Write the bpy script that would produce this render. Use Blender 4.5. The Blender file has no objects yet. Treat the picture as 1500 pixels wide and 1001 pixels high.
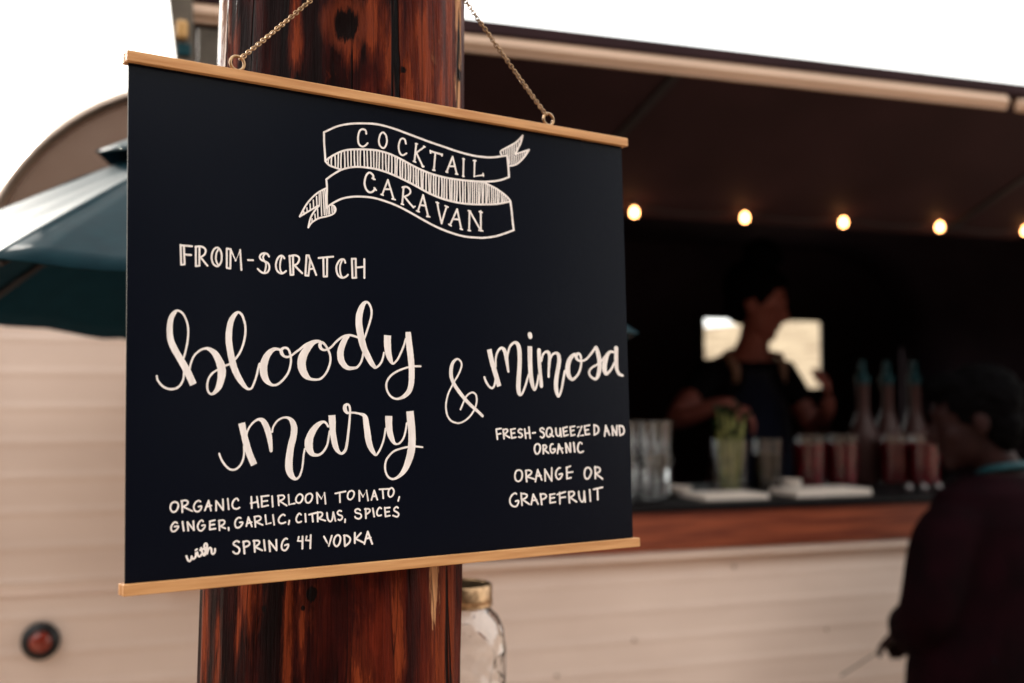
import bpy, bmesh, math, random
from mathutils import Vector, Matrix, noise

R = math.radians
scene = bpy.context.scene
col = scene.collection
random.seed(7)

# ------------------------------------------------------------------ camera
cam = bpy.data.cameras.new('camera')
cam.lens, cam.sensor_width = 40.0, 36.0
cam.clip_start, cam.clip_end = 0.05, 3000.0
cam.dof.use_dof = True
cam.dof.focus_distance = 0.985
cam.dof.aperture_fstop = 3.6
camera = bpy.data.objects.new('camera', cam)
camera.location = (0, 0, 1.5)
camera.rotation_euler = (R(90) + math.atan((580 - 500.5) / (40 / 36 * 1500)), 0, 0)
col.objects.link(camera)
scene.camera = camera
scene.view_settings.view_transform = 'Standard'
scene.view_settings.look = 'None'
scene.view_settings.exposure = 1.45
scene.view_settings.gamma = 1.0
scene.render.engine = 'CYCLES'
scene.cycles.use_denoising = True
scene.cycles.max_bounces = 10
scene.cycles.transmission_bounces = 10
scene.cycles.transparent_max_bounces = 12
scene.cycles.sample_clamp_indirect = 4.0
scene.cycles.caustics_reflective = False

# ------------------------------------------------------------------ sky and sun
SUN_AZ, SUN_EL = R(-38), R(21)       # clockwise from +Y (away from the camera), height
world = bpy.data.worlds.new('World')
scene.world = world
world.use_nodes = True
nt = world.node_tree
for n in list(nt.nodes): nt.nodes.remove(n)
N, L = nt.nodes.new, nt.links.new
sky = N('ShaderNodeTexSky'); sky.sky_type = 'NISHITA'; sky.sun_disc = False
sky.sun_elevation, sky.sun_rotation = SUN_EL, SUN_AZ
sky.dust_density = 3.0
dim = N('ShaderNodeVectorMath'); dim.operation = 'SCALE'; dim.inputs['Scale'].default_value = 0.10
L(sky.outputs[0], dim.inputs[0])
geo = N('ShaderNodeTexCoord')
cl = N('ShaderNodeTexNoise'); cl.inputs['Scale'].default_value = 2.2; cl.inputs['Detail'].default_value = 6
L(geo.outputs['Generated'], cl.inputs['Vector'])
cr = N('ShaderNodeValToRGB')
cr.color_ramp.elements[0].position = 0.36; cr.color_ramp.elements[0].color = (0.93, 0.98, 0.99, 1)
cr.color_ramp.elements[1].position = 0.5; cr.color_ramp.elements[1].color = (1.08, 1.06, 1.0, 1)
L(cl.outputs['Fac'], cr.inputs['Fac'])
mx = N('ShaderNodeMix'); mx.data_type = 'RGBA'; mx.inputs['Factor'].default_value = 0.86
L(dim.outputs[0], mx.inputs['A']); L(cr.outputs[0], mx.inputs['B'])
bg = N('ShaderNodeBackground'); bg.inputs['Strength'].default_value = 1.0
L(mx.outputs['Result'], bg.inputs['Color'])
wo = N('ShaderNodeOutputWorld'); L(bg.outputs[0], wo.inputs[0])

sl = bpy.data.lights.new('sun', 'SUN')
sl.energy, sl.angle, sl.color = 1.5, R(6), (1.0, 0.94, 0.86)
sun = bpy.data.objects.new('sun', sl)
sd = Vector((math.sin(SUN_AZ) * math.cos(SUN_EL), math.cos(SUN_AZ) * math.cos(SUN_EL), math.sin(SUN_EL)))
sun.rotation_euler = sd.to_track_quat('Z', 'Y').to_euler()
col.objects.link(sun)

# ------------------------------------------------------------------ materials
def mat(name, base, rough=0.5, spec=0.5, metal=0.0, var=0.0, vscale=8.0, stretch=(1, 1, 1), base2=None,
        bump=0.0, bscale=60.0, coat=0.0, sheen=0.0, trans=0.0, ior=1.45, emit=None, estr=0.0, rvar=0.0):
    m = bpy.data.materials.new(name); m.use_nodes = True
    t = m.node_tree; b = t.nodes['Principled BSDF']
    b.inputs['Base Color'].default_value = (*base, 1)
    b.inputs['Roughness'].default_value = rough
    b.inputs['Specular IOR Level'].default_value = spec
    b.inputs['Metallic'].default_value = metal
    b.inputs['Coat Weight'].default_value = coat
    b.inputs['Sheen Weight'].default_value = sheen
    b.inputs['Transmission Weight'].default_value = trans
    b.inputs['IOR'].default_value = ior
    if emit:
        b.inputs['Emission Color'].default_value = (*emit, 1)
        b.inputs['Emission Strength'].default_value = estr
    tc = t.nodes.new('ShaderNodeTexCoord'); mp = t.nodes.new('ShaderNodeMapping')
    mp.inputs['Scale'].default_value = stretch
    t.links.new(tc.outputs['Object'], mp.inputs['Vector'])
    nz = t.nodes.new('ShaderNodeTexNoise'); nz.inputs['Scale'].default_value = vscale
    nz.inputs['Detail'].default_value = 6
    t.links.new(mp.outputs[0], nz.inputs['Vector'])
    rp = t.nodes.new('ShaderNodeValToRGB')
    rp.color_ramp.elements[0].position = 0.3; rp.color_ramp.elements[1].position = 0.7
    c2 = base2 or tuple(c * (1 - var) for c in base)
    rp.color_ramp.elements[0].color = (*c2, 1); rp.color_ramp.elements[1].color = (*base, 1)
    t.links.new(nz.outputs['Fac'], rp.inputs['Fac']); t.links.new(rp.outputs[0], b.inputs['Base Color'])
    if rvar:
        mr = t.nodes.new('ShaderNodeMapRange')
        mr.inputs['To Min'].default_value = rough - rvar; mr.inputs['To Max'].default_value = rough + rvar
        t.links.new(nz.outputs['Fac'], mr.inputs['Value']); t.links.new(mr.outputs[0], b.inputs['Roughness'])
    if bump:
        n2 = t.nodes.new('ShaderNodeTexNoise'); n2.inputs['Scale'].default_value = bscale
        n2.inputs['Detail'].default_value = 4
        t.links.new(mp.outputs[0], n2.inputs['Vector'])
        bp = t.nodes.new('ShaderNodeBump'); bp.inputs['Strength'].default_value = bump
        bp.inputs['Distance'].default_value = 0.003
        t.links.new(n2.outputs['Fac'], bp.inputs['Height']); t.links.new(bp.outputs[0], b.inputs['Normal'])
    return m

M = {}
M['board'] = mat('satin black board', (0.0008, 0.0020, 0.0064), 0.25, 0.11, vscale=9, base2=(0.0017, 0.0028, 0.0072), bump=0.025, bscale=500, rvar=0.05)
M['chalk'] = mat('chalk marker paint', (0.92, 0.85, 0.815), 0.75, 0.2, vscale=170, stretch=(1, 1, 0.25), base2=(0.72, 0.65, 0.615), bump=0.15, bscale=900)
M['bar_wood'] = mat('oiled beech', (0.62, 0.33, 0.14), 0.45, 0.3, vscale=22, stretch=(0.6, 9, 9), base2=(0.45, 0.205, 0.075), bump=0.12, bscale=60)
M['brass'] = mat('antique brass', (0.48, 0.30, 0.165), 0.32, 0.5, metal=1.0, var=0.55, vscale=160)
M['white_paint'] = mat('cream trailer paint', (0.86, 0.69, 0.60), 0.24, 0.5, vscale=2.2, stretch=(1, 1, 3), base2=(0.74, 0.58, 0.50), bump=0.10, bscale=5, rvar=0.07)
M['tan_panel'] = mat('tan metallic panel', (0.58, 0.44, 0.36), 0.26, 0.5, metal=0.8, vscale=3.0, base2=(0.46, 0.31, 0.235), rvar=0.06, bump=0.35, bscale=7)
M['cap_metal'] = mat('dull steel', (0.16, 0.14, 0.14), 0.35, 0.5, metal=1.0, var=0.3, vscale=60)
M['trim_metal'] = mat('dull aluminium', (0.55, 0.43, 0.35), 0.30, 0.5, metal=1.0, var=0.25, vscale=14)
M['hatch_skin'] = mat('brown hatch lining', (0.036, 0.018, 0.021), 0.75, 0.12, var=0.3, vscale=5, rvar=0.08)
M['hatch_bar'] = mat('tan edge rail', (0.62, 0.42, 0.30), 0.4, 0.5, var=0.15, vscale=10, stretch=(0.3, 3, 3))
M['dark_metal'] = mat('dark gasket', (0.02, 0.016, 0.018), 0.5, 0.3, var=0.3)
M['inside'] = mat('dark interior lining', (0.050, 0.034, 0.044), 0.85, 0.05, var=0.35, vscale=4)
M['counter_wood'] = mat('stained counter timber', (0.34, 0.085, 0.038), 0.42, 0.3, vscale=9, stretch=(0.5, 5, 9), base2=(0.10, 0.020, 0.012), bump=0.1)
M['counter_top'] = mat('black counter top', (0.006, 0.005, 0.006), 0.5, 0.12, var=0.3)
M['glass'] = mat('clear glass', (1, 1, 1), 0.02, 0.5, trans=1.0, var=0.0)
M['pane'] = mat('window pane', (1, 1, 1), 0.0, 0.5, trans=1.0, ior=1.05)
M['white_card'] = mat('white ceramic', (0.86, 0.74, 0.65), 0.45, 0.5, var=0.06)
M['red_drink'] = mat('tomato drink', (0.15, 0.007, 0.012), 0.25, 0.5, var=0.4, vscale=25)
M['pink_juice'] = mat('grapefruit juice', (0.062, 0.028, 0.026), 0.35, 0.25, var=0.2, vscale=20)
M['dark_drink'] = mat('cola', (0.02, 0.012, 0.008), 0.2, 0.5)
M['teal_plastic'] = mat('teal plastic', (0.004, 0.045, 0.058), 0.4, 0.3, var=0.2)
M['celery'] = mat('celery', (0.36, 0.36, 0.13), 0.35, 0.4, vscale=30, base2=(0.10, 0.12, 0.03))
M['celery_leaf'] = mat('celery leaf', (0.014, 0.032, 0.010), 0.5, 0.2, vscale=60, base2=(0.006, 0.014, 0.004))
M['lens_red'] = mat('red lens', (0.26, 0.026, 0.012), 0.12, 0.6, var=0.3, vscale=60, coat=0.5)
M['lens_amber'] = mat('amber lens', (0.62, 0.36, 0.14), 0.25, 0.5, var=0.3, vscale=40)
M['rubber'] = mat('black rubber', (0.012, 0.011, 0.012), 0.45, 0.4, var=0.2)
M['olive_metal'] = mat('weathered grey metal', (0.14, 0.115, 0.09), 0.4, 0.4, var=0.4, vscale=16)
M['teal_cloth'] = mat('teal canvas', (0.0030, 0.024, 0.033), 0.52, 0.07, vscale=30, base2=(0.0020, 0.017, 0.025), bump=0.10, bscale=350)
M['skin'] = mat('skin', (0.25, 0.078, 0.06), 0.5, 0.3, vscale=30, base2=(0.19, 0.056, 0.044))
M['skin_brown'] = mat('brown skin', (0.020, 0.007, 0.0065), 0.6, 0.12, vscale=30, base2=(0.014, 0.005, 0.005))
M['black_cloth'] = mat('black jersey', (0.005, 0.0045, 0.006), 0.9, 0.05, var=0.2)
M['navy_cloth'] = mat('navy apron canvas', (0.0055, 0.008, 0.022), 0.8, 0.1, sheen=0.1, var=0.2, vscale=20)
M['tan_strap'] = mat('tan leather strap', (0.26, 0.15, 0.105), 0.5, 0.3, var=0.2)
M['hair'] = mat('dark hair', (0.0022, 0.0019, 0.0022), 0.85, 0.02, var=0.4, vscale=90, bump=0.5, bscale=160)
M['maroon_cloth'] = mat('maroon knit', (0.0075, 0.0010, 0.0024), 0.9, 0.05, vscale=12, base2=(0.003, 0.0006, 0.0012), bump=0.2, bscale=200)
M['jeans'] = mat('dark denim', (0.004, 0.004, 0.006), 0.9, 0.05, var=0.2)
M['bulb'] = mat('lit bulb', (1, 0.8, 0.5), 0.3, 0.3, emit=(1.0, 0.40, 0.13), estr=7.0)
M['hill'] = mat('dry hillside', (0.44, 0.35, 0.235), 0.9, 0.1, vscale=0.10, stretch=(1, 1, 3), base2=(0.13, 0.085, 0.05))
M['ground'] = mat('pale gravel', (0.36, 0.265, 0.20), 0.95, 0.1, vscale=6, base2=(0.24, 0.175, 0.13), bump=0.5, bscale=90)
M['timber'] = mat('rough shelf timber', (0.20, 0.08, 0.035), 0.55, 0.4, vscale=10, stretch=(6, 1, 6), base2=(0.08, 0.028, 0.014))

M['teal_under'] = mat('teal canvas underside', (0.006, 0.032, 0.050), 0.8, 0.05, vscale=30, base2=(0.0045, 0.025, 0.040))

def log_material():
    m = bpy.data.materials.new('varnished log'); m.use_nodes = True
    t = m.node_tree; b = t.nodes['Principled BSDF']; K = t.nodes.new; LK = t.links.new
    tc = K('ShaderNodeTexCoord')
    def noise_(scale, sx, sz, detail=6, rough=0.55, dist=0.0, off=0.0):
        mp = K('ShaderNodeMapping'); mp.inputs['Scale'].default_value = (sx, sx, sz)
        mp.inputs['Location'].default_value = (off, off * 2, off * 3)
        LK(tc.outputs['Object'], mp.inputs['Vector'])
        n = K('ShaderNodeTexNoise'); n.inputs['Scale'].default_value = scale
        n.inputs['Detail'].default_value = detail; n.inputs['Roughness'].default_value = rough
        n.inputs['Distortion'].default_value = dist
        LK(mp.outputs[0], n.inputs['Vector']); return n.outputs['Fac']
    def ramp(fac, stops):
        r = K('ShaderNodeValToRGB'); e = r.color_ramp.elements
        while len(e) < len(stops): e.new(0.5)
        for el, (p, c) in zip(e, stops): el.position = p; el.color = (*c, 1)
        LK(fac, r.inputs['Fac']); return r.outputs['Color']
    def mixc(f, a, c, mode='MIX'):
        x = K('ShaderNodeMix'); x.data_type = 'RGBA'; x.blend_type = mode; x.clamp_factor = True
        if isinstance(f, float): x.inputs['Factor'].default_value = f
        else: LK(f, x.inputs['Factor'])
        LK(a, x.inputs['A'])
        if isinstance(c, tuple): x.inputs['B'].default_value = (*c, 1)
        else: LK(c, x.inputs['B'])
        return x.outputs['Result']
    def mth(op, a, c):
        x = K('ShaderNodeMath'); x.operation = op
        for i, q in enumerate((a, c)):
            if isinstance(q, float): x.inputs[i].default_value = q
            else: LK(q, x.inputs[i])
        return x.outputs[0]
    w1, w3 = (1, 1, 1), (0, 0, 0)
    # old dark stain over red heartwood, drawn out along the trunk
    sepx = K('ShaderNodeSeparateXYZ'); LK(tc.outputs['Object'], sepx.inputs[0])
    def rng(src, a0, a1, b0, b1):
        q = K('ShaderNodeMapRange'); LK(src, q.inputs['Value'])
        for nm, v_ in zip(('From Min', 'From Max', 'To Min', 'To Max'), (a0, a1, b0, b1)): q.inputs[nm].default_value = v_
        return q.outputs[0]
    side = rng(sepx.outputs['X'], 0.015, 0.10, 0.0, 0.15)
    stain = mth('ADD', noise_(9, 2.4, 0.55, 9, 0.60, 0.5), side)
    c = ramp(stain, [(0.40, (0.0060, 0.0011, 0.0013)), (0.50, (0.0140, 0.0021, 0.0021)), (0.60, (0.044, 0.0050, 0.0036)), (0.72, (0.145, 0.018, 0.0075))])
    # places worn back to orange wood, and to pale sapwood
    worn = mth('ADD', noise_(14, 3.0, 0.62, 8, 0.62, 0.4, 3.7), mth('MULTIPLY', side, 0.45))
    c = mixc(ramp(worn, [(0.635, w3), (0.70, (0.75, 0.75, 0.75))]), c, (0.17, 0.027, 0.009))
    c = mixc(ramp(worn, [(0.735, w3), (0.79, w1)]), c, (0.60, 0.27, 0.12))
    ragged = mth('ADD', mth('MULTIPLY', noise_(22, 4.0, 0.7, 7, 0.68, 0.3, 6.6), 4.2), mth('MULTIPLY', noise_(75, 4.5, 0.28, 4, 0.75, 0.0, 1.1), 2.0))
    def spot(px_, py_, pz_, rx_, rz_, rag=1.0):
        v_ = K('ShaderNodeVectorMath'); v_.operation = 'SUBTRACT'; LK(tc.outputs['Object'], v_.inputs[0]); v_.inputs[1].default_value = (px_, py_, pz_)
        v2_ = K('ShaderNodeVectorMath'); v2_.operation = 'MULTIPLY'; LK(v_.outputs[0], v2_.inputs[0]); v2_.inputs[1].default_value = (1 / rx_, 1 / rx_, 1 / rz_)
        ln_ = K('ShaderNodeVectorMath'); ln_.operation = 'LENGTH'; LK(v2_.outputs[0], ln_.inputs[0])
        return mth('ADD', ln_.outputs['Value'], mth('MULTIPLY', mth('SUBTRACT', ragged, 3.0), rag))
    for px_, py_, pz_, rx_, rz_, kd in sorted(WORN_AND_LIT, key=lambda q: q[5]):
        cc = {1: (0.26, 0.046, 0.014), 2: (0.72, 0.36, 0.17), 3: (0.40, 0.24, 0.17)}[kd]  # last kind: pale sapwood strip, with light on the left edge painted in
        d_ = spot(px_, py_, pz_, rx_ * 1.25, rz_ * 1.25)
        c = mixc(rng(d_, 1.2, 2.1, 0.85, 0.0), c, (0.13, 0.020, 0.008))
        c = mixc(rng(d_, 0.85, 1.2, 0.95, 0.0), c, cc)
    # fine grain
    c = mixc(0.7, c, ramp(noise_(120, 4.2, 0.09, 6, 0.78), [(0.38, (0.40, 0.34, 0.34)), (0.57, w1)]), 'MULTIPLY')
    c = mixc(0.4, c, ramp(noise_(34, 4.0, 0.12, 4, 0.6, 0.0, 8.2), [(0.38, (0.35, 0.30, 0.30)), (0.56, w1)]), 'MULTIPLY')
    # drying checks: thin black lines that run up the trunk
    ck = mth('ABSOLUTE', mth('SUBTRACT', noise_(6, 3.2, 0.10, 3, 0.5, 0.2, 9.1), 0.5), 0.0)
    ckm = ramp(ck, [(0.0, w1), (0.006, w1), (0.013, w3)])
    gate = ramp(noise_(4, 1.6, 0.8, 2, 0.5, 0.0, 5.0), [(0.40, w3), (0.46, w1)])
    crack = mixc(1.0, ckm, gate, 'MULTIPLY')
    c = mixc(crack, c, (0.003, 0.0015, 0.0015))
    ck2 = mth('ABSOLUTE', mth('SUBTRACT', noise_(13, 3.2, 0.12, 2, 0.5, 0.1, 2.3), 0.5), 0.0)
    c = mixc(ramp(ck2, [(0.0, (0.85, 0.85, 0.85)), (0.012, w3)]), c, (0.006, 0.0022, 0.0022))
    # knots
    for kx, ky, kz, kr in KNOTS:
        d_ = spot(kx, ky, kz, kr * 0.95, kr * 1.12, 0.55)
        if kr > 0.01: c = mixc(rng(d_, 1.25, 2.2, 0.8, 0.0), c, (0.16, 0.030, 0.012))
        c = mixc(rng(d_, 0.9, 1.2, 0.98, 0.0), c, (0.004, 0.0018, 0.0018))
    LK(c, b.inputs['Base Color'])
    b.inputs['Specular IOR Level'].default_value = 0.05
    rr = K('ShaderNodeMapRange'); LK(worn, rr.inputs['Value'])
    rr.inputs['To Min'].default_value = 0.34; rr.inputs['To Max'].default_value = 0.62
    LK(rr.outputs[0], b.inputs['Roughness'])
    bp = K('ShaderNodeBump'); bp.inputs['Strength'].default_value = 0.9; bp.inputs['Distance'].default_value = 0.005
    h = mth('SUBTRACT', mth('ADD', noise_(34, 3.4, 0.22, 6, 0.65), mth('MULTIPLY', noise_(130, 4.0, 0.10, 5, 0.7), 0.5)), mth('MULTIPLY', crack, 1.5))
    h = mth('ADD', h, mth('MULTIPLY', worn, 0.8))
    LK(h, bp.inputs['Height']); LK(bp.outputs[0], b.inputs['Normal'])
    return m

# ------------------------------------------------------------------ mesh helpers
class MB:
    def __init__(s): s.v, s.f = [], []
    def add(s, verts, faces, mtx=None):
        k = len(s.v)
        s.v += [tuple(mtx @ Vector(p)) if mtx else tuple(p) for p in verts]
        s.f += [tuple(i + k for i in q) for q in faces]
    def box(s, x0, x1, y0, y1, z0, z1, mtx=None):
        p = [(x, y, z) for x in (x0, x1) for y in (y0, y1) for z in (z0, z1)]
        s.add(p, [(0, 1, 3, 2), (4, 6, 7, 5), (0, 4, 5, 1), (2, 3, 7, 6), (0, 2, 6, 4), (1, 5, 7, 3)], mtx)
    def prism(s, outline, d0, d1, axis='y', mtx=None):
        n = len(outline)
        def q(a, c, d): return (a, d, c) if axis == 'y' else (a, c, d) if axis == 'z' else (d, a, c)
        vs = [q(a, c, d0) for a, c in outline] + [q(a, c, d1) for a, c in outline]
        fs = [tuple(range(n)), tuple(range(2 * n - 1, n - 1, -1))] + [(i, i + n, (i + 1) % n + n, (i + 1) % n) for i in range(n)]
        s.add(vs, fs, mtx)
    def tube(s, pts, r, seg=12, caps=True, mtx=None):
        pts = [Vector(p) for p in pts]; n = len(pts)
        rs = r if isinstance(r, (list, tuple)) else [r] * n
        vs, fs = [], []; up = None
        for i, p in enumerate(pts):
            d = (pts[min(i + 1, n - 1)] - pts[max(i - 1, 0)]).normalized()
            if up is None: up = d.orthogonal().normalized()
            a = (up - d * up.dot(d)).normalized(); bb = d.cross(a); up = a
            for k in range(seg):
                th = 2 * math.pi * k / seg
                vs.append(p + (a * math.cos(th) + bb * math.sin(th)) * rs[i])
        for i in range(n - 1):
            for k in range(seg):
                fs.append((i * seg + k, i * seg + (k + 1) % seg, (i + 1) * seg + (k + 1) % seg, (i + 1) * seg + k))
        if caps: fs += [tuple(range(seg - 1, -1, -1)), tuple(range((n - 1) * seg, n * seg))]
        s.add(vs, fs, mtx)
    def lathe(s, prof, seg=28, mtx=None, closed=False):
        vs, fs = [], []; n = len(prof)
        for r, zz in prof:
            for k in range(seg):
                th = 2 * math.pi * k / seg
                vs.append((r * math.cos(th), r * math.sin(th), zz))
        m = n if closed else n - 1
        for i in range(m):
            j = (i + 1) % n
            for k in range(seg):
                fs.append((i * seg + k, i * seg + (k + 1) % seg, j * seg + (k + 1) % seg, j * seg + k))
        if not closed:
            if prof[0][0] > 1e-5: fs.append(tuple(range(seg - 1, -1, -1)))
            if prof[-1][0] > 1e-5: fs.append(tuple(range((n - 1) * seg, n * seg)))
        s.add(vs, fs, mtx)
    def ball(s, c, r, seg=16, rings=10, mtx=None, fn=None):
        r = r if isinstance(r, (list, tuple)) else (r, r, r)
        vs = []; fs = []
        for i in range(rings + 1):
            ph = math.pi * i / rings
            for k in range(seg):
                th = 2 * math.pi * k / seg
                d = Vector((math.sin(ph) * math.cos(th), math.sin(ph) * math.sin(th), math.cos(ph)))
                q = Vector((d.x * r[0], d.y * r[1], d.z * r[2]))
                if fn: q = fn(d, q)
                vs.append(q + Vector(c))
        for i in range(rings):
            for k in range(seg):
                fs.append((i * seg + k, (i + 1) * seg + k, (i + 1) * seg + (k + 1) % seg, i * seg + (k + 1) % seg))
        s.add(vs, fs, mtx)
    def torus(s, c, R0, r, seg=24, ring=8, mtx=None, sx=1.0):
        vs, fs = [], []
        for i in range(seg):
            a = 2 * math.pi * i / seg
            for k in range(ring):
                b_ = 2 * math.pi * k / ring
                vs.append(((R0 * sx + r * math.cos(b_)) * math.cos(a), (R0 + r * math.cos(b_)) * math.sin(a), r * math.sin(b_)))
        for i in range(seg):
            for k in range(ring):
                fs.append((i * ring + k, (i + 1) % seg * ring + k, (i + 1) % seg * ring + (k + 1) % ring, i * ring + (k + 1) % ring))
        s.add(vs, fs, (Matrix.Translation(Vector(c)) @ mtx) if mtx else Matrix.Translation(Vector(c)))

def link(o, parent=None):
    col.objects.link(o)
    if parent: o.parent = parent
    return o
def obj(name, mb, m, parent=None, smooth=False, bevel=0.0, merge=False, loc=None):
    me = bpy.data.meshes.new(name)
    me.from_pydata([tuple(p) for p in mb.v], [], mb.f)
    bm = bmesh.new(); bm.from_mesh(me)
    if merge: bmesh.ops.remove_doubles(bm, verts=bm.verts, dist=1e-5)
    bmesh.ops.recalc_face_normals(bm, faces=bm.faces)
    bm.to_mesh(me); bm.free()
    me.materials.append(m)
    if smooth:
        for q in me.polygons: q.use_smooth = True
    o = bpy.data.objects.new(name, me)
    if bevel:
        bv = o.modifiers.new('bevel', 'BEVEL'); bv.width = bevel; bv.segments = 2; bv.limit_method = 'ANGLE'
    if smooth == 'auto':
        es = o.modifiers.new('split', 'EDGE_SPLIT'); es.split_angle = R(40)
    if loc is not None: o.location = loc
    return link(o, parent)
def tag(o, label=None, cat=None, group=None, kind=None):
    for k, x in (('label', label), ('category', cat), ('group', group), ('kind', kind)):
        if x: o[k] = x
    return o
def thing(name, label, cat, loc=(0, 0, 0), rot=0.0, group=None):
    o = bpy.data.objects.new(name, None); o.empty_display_size = 0.05
    o.location = loc; o.rotation_euler = (0, 0, rot); col.objects.link(o)
    return tag(o, label, cat, group)
def dup(root, loc, label=None, rot=None):
    c = root.copy(); col.objects.link(c); c.location = loc
    if rot is not None: c.rotation_euler = (0, 0, rot)
    if label: c['label'] = label
    for ch in list(root.children):
        d = ch.copy(); col.objects.link(d); d.parent = c
        for g in list(ch.children):
            e = g.copy(); col.objects.link(e); e.parent = d
    return c

# caravan frame: x along the serving side, y into the trailer, z up
CA = R(19.9)
CM = Matrix.Translation((0, 2.85, 0)) @ Matrix.Rotation(CA, 4, 'Z')
def cw(x, y, zz): return CM @ Vector((x, y, zz))

# ------------------------------------------------------------------ ground, hills
g = MB(); g.add([(-900, -900, 0), (900, -900, 0), (900, 900, 0), (-900, 900, 0)], [(0, 1, 2, 3)])
tag(obj('ground', g, M['ground']), kind='structure')
h = MB(); nx, ny = 90, 8
vs, fs = [], []
for j in range(ny):
    for i in range(nx):
        a = R(-75 + 150 * i / (nx - 1)); d = 330 + 45 * j
        z_ = max(0, (j / (ny - 1)) * 44 * (0.7 + 0.5 * noise.noise((a * 5, j * 0.2, 1))) + 1.0 * noise.noise((a * 30, j, 4))) - 0.2
        vs.append((math.sin(a) * d, math.cos(a) * d, z_))
for j in range(ny - 1):
    for i in range(nx - 1): fs.append((j * nx + i, j * nx + i + 1, (j + 1) * nx + i + 1, (j + 1) * nx + i))
h.add(vs, fs)
tag(obj('hills', h, M['hill'], smooth=True), kind='structure')

# ------------------------------------------------------------------ long dark barn behind the camera, unseen, added to darken reflections
M['blocker'] = mat('dark barn boards', (0.060, 0.038, 0.028), 0.8, 0.1, vscale=5, stretch=(6, 6, 0.3), base2=(0.030, 0.019, 0.015))
M['blocker_roof'] = mat('rusty barn roof', (0.075, 0.055, 0.047), 0.7, 0.2, var=0.4, vscale=3)
blocker = thing('blocker', 'long dark timber barn shape, unseen behind the camera, added to darken reflections', 'blocker', (0, -11, 0))
k = MB(); k.prism([(-17, 0), (17, 0), (17, 7.4), (-17, 7.4)], -8, 0); obj('wall', k, M['blocker'], blocker)
k = MB(); k.prism([(0.5, 7.25), (-4, 11.2), (-8.5, 7.25), (-8.5, 7.4), (-4, 11.4), (0.5, 7.4)], -17.5, 17.5, 'x'); obj('roof', k, M['blocker_roof'], blocker)
k = MB(); k.prism([(17.2, 1.0), (11.6, 6.9), (15.2, 8.6), (20.5, 2.5)], 0, 7.6, 'z'); obj('wall', k, M['blocker'], blocker)
k = MB(); k.prism([(17.4, 0.8), (11.2, 7.0), (15.3, 8.9), (20.9, 2.4)], 7.602, 8.6, 'z'); obj('roof', k, M['blocker_roof'], blocker)
for x in (-6, 6):
    k = MB(); k.box(x - 1.6, x + 1.6, 0.004, 0.06, 0.02, 3.4); obj('blocker_door', k, M['blocker_roof'], blocker, bevel=0.01)

# ------------------------------------------------------------------ caravan
van = thing('caravan', 'cream ribbed vintage caravan serving as a bar with its hatch propped open', 'caravan', (0, 2.85, 0), CA)
XR, YD, OX0, OX1, OZ0, OZ1 = 2.75, 1.95, -0.72, 1.95, 1.10, 1.985
def xl(zz):
    if zz > 1.72: return -0.73 - math.sqrt(max(0.0, 0.493 ** 2 - (zz - 1.72) ** 2))
    if zz < 0.75: return -1.223 + (0.75 - zz) * 0.8
    return -1.223
def xr(zz): return XR - (xl(zz) + 1.223)
def rib(zz):
    if 0.62 < zz < 1.63:
        ph = ((zz - 1.022) / 0.0755) % 1.0
        d = min(ph, 1 - ph) * 0.0755
        return -0.0017 * max(0.0, 1 - (d / 0.012) ** 2)
    return 0.0
zs = [0.38 + i * (2.2129 - 0.38) / 520 for i in range(521)]
zs = sorted(set([z_ for z_ in zs if abs(z_ - OZ0) > 0.002 and abs(z_ - OZ1) > 0.002] + [OZ0, OZ1]))
w, wu = MB(), MB()
def strip(z0, z1, f0, f1, n=6):
    vs = []; fs = []
    for zz in (z0, z1):
        a, b = f0(zz), f1(zz)
        for i in range(n + 1): vs.append((a + (b - a) * i / n, rib(zz), zz))
    for i in range(n): fs.append((i, i + 1, n + 1 + i + 1, n + 1 + i))
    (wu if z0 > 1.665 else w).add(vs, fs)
for z0, z1 in zip(zs, zs[1:]):
    if z0 >= OZ0 - 1e-6 and z1 <= OZ1 + 1e-6:
        strip(z0, z1, xl, lambda q: OX0, 2); strip(z0, z1, lambda q: OX1, xr, 2)
    else: strip(z0, z1, xl, xr, 6)
obj('side_wall', w, M['white_paint'], van, smooth=True, merge=True)
obj('upper_panel', wu, M['tan_panel'], van, smooth=True, merge=True)  # upper side split off in a separate metallic tan
# outline of the body, bottom left over the roof to bottom right
outl = [(xl(zz), zz) for zz in (0.38, 0.5, 0.62, 0.75, 0.95, 1.2, 1.45, 1.72)]
outl += [(-0.73 - 0.493 * math.cos(a), 1.72 + 0.493 * math.sin(a)) for a in [R(5 * i) for i in range(1, 19)]]
outl += [(x, 2.213) for x in (-0.3, 0.3, 0.9, 1.5)]
outl += [(XR - 0.493 + 0.493 * math.sin(a), 1.72 + 0.493 * math.cos(a)) for a in [R(5 * i) for i in range(0, 19)]]
outl += [(xr(zz), zz) for zz in (1.45, 1.2, 0.95, 0.75, 0.62, 0.5, 0.38)]
s_ = MB(); n = len(outl)
s_.add([(a, 0.004, c) for a, c in outl] + [(a, YD, c) for a, c in outl], [(i, i + 1, n + i + 1, n + i) for i in range(n - 1)] + [(n - 1, 0, n, 2 * n - 1)])
obj('roof_skin', s_, M['white_paint'], van, smooth='auto')
e = MB(); e.tube([(a, -0.006, c) for a, c in outl], 0.013, 10); obj('edge_trim', e, M['trim_metal'], van, smooth=True)
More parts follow.
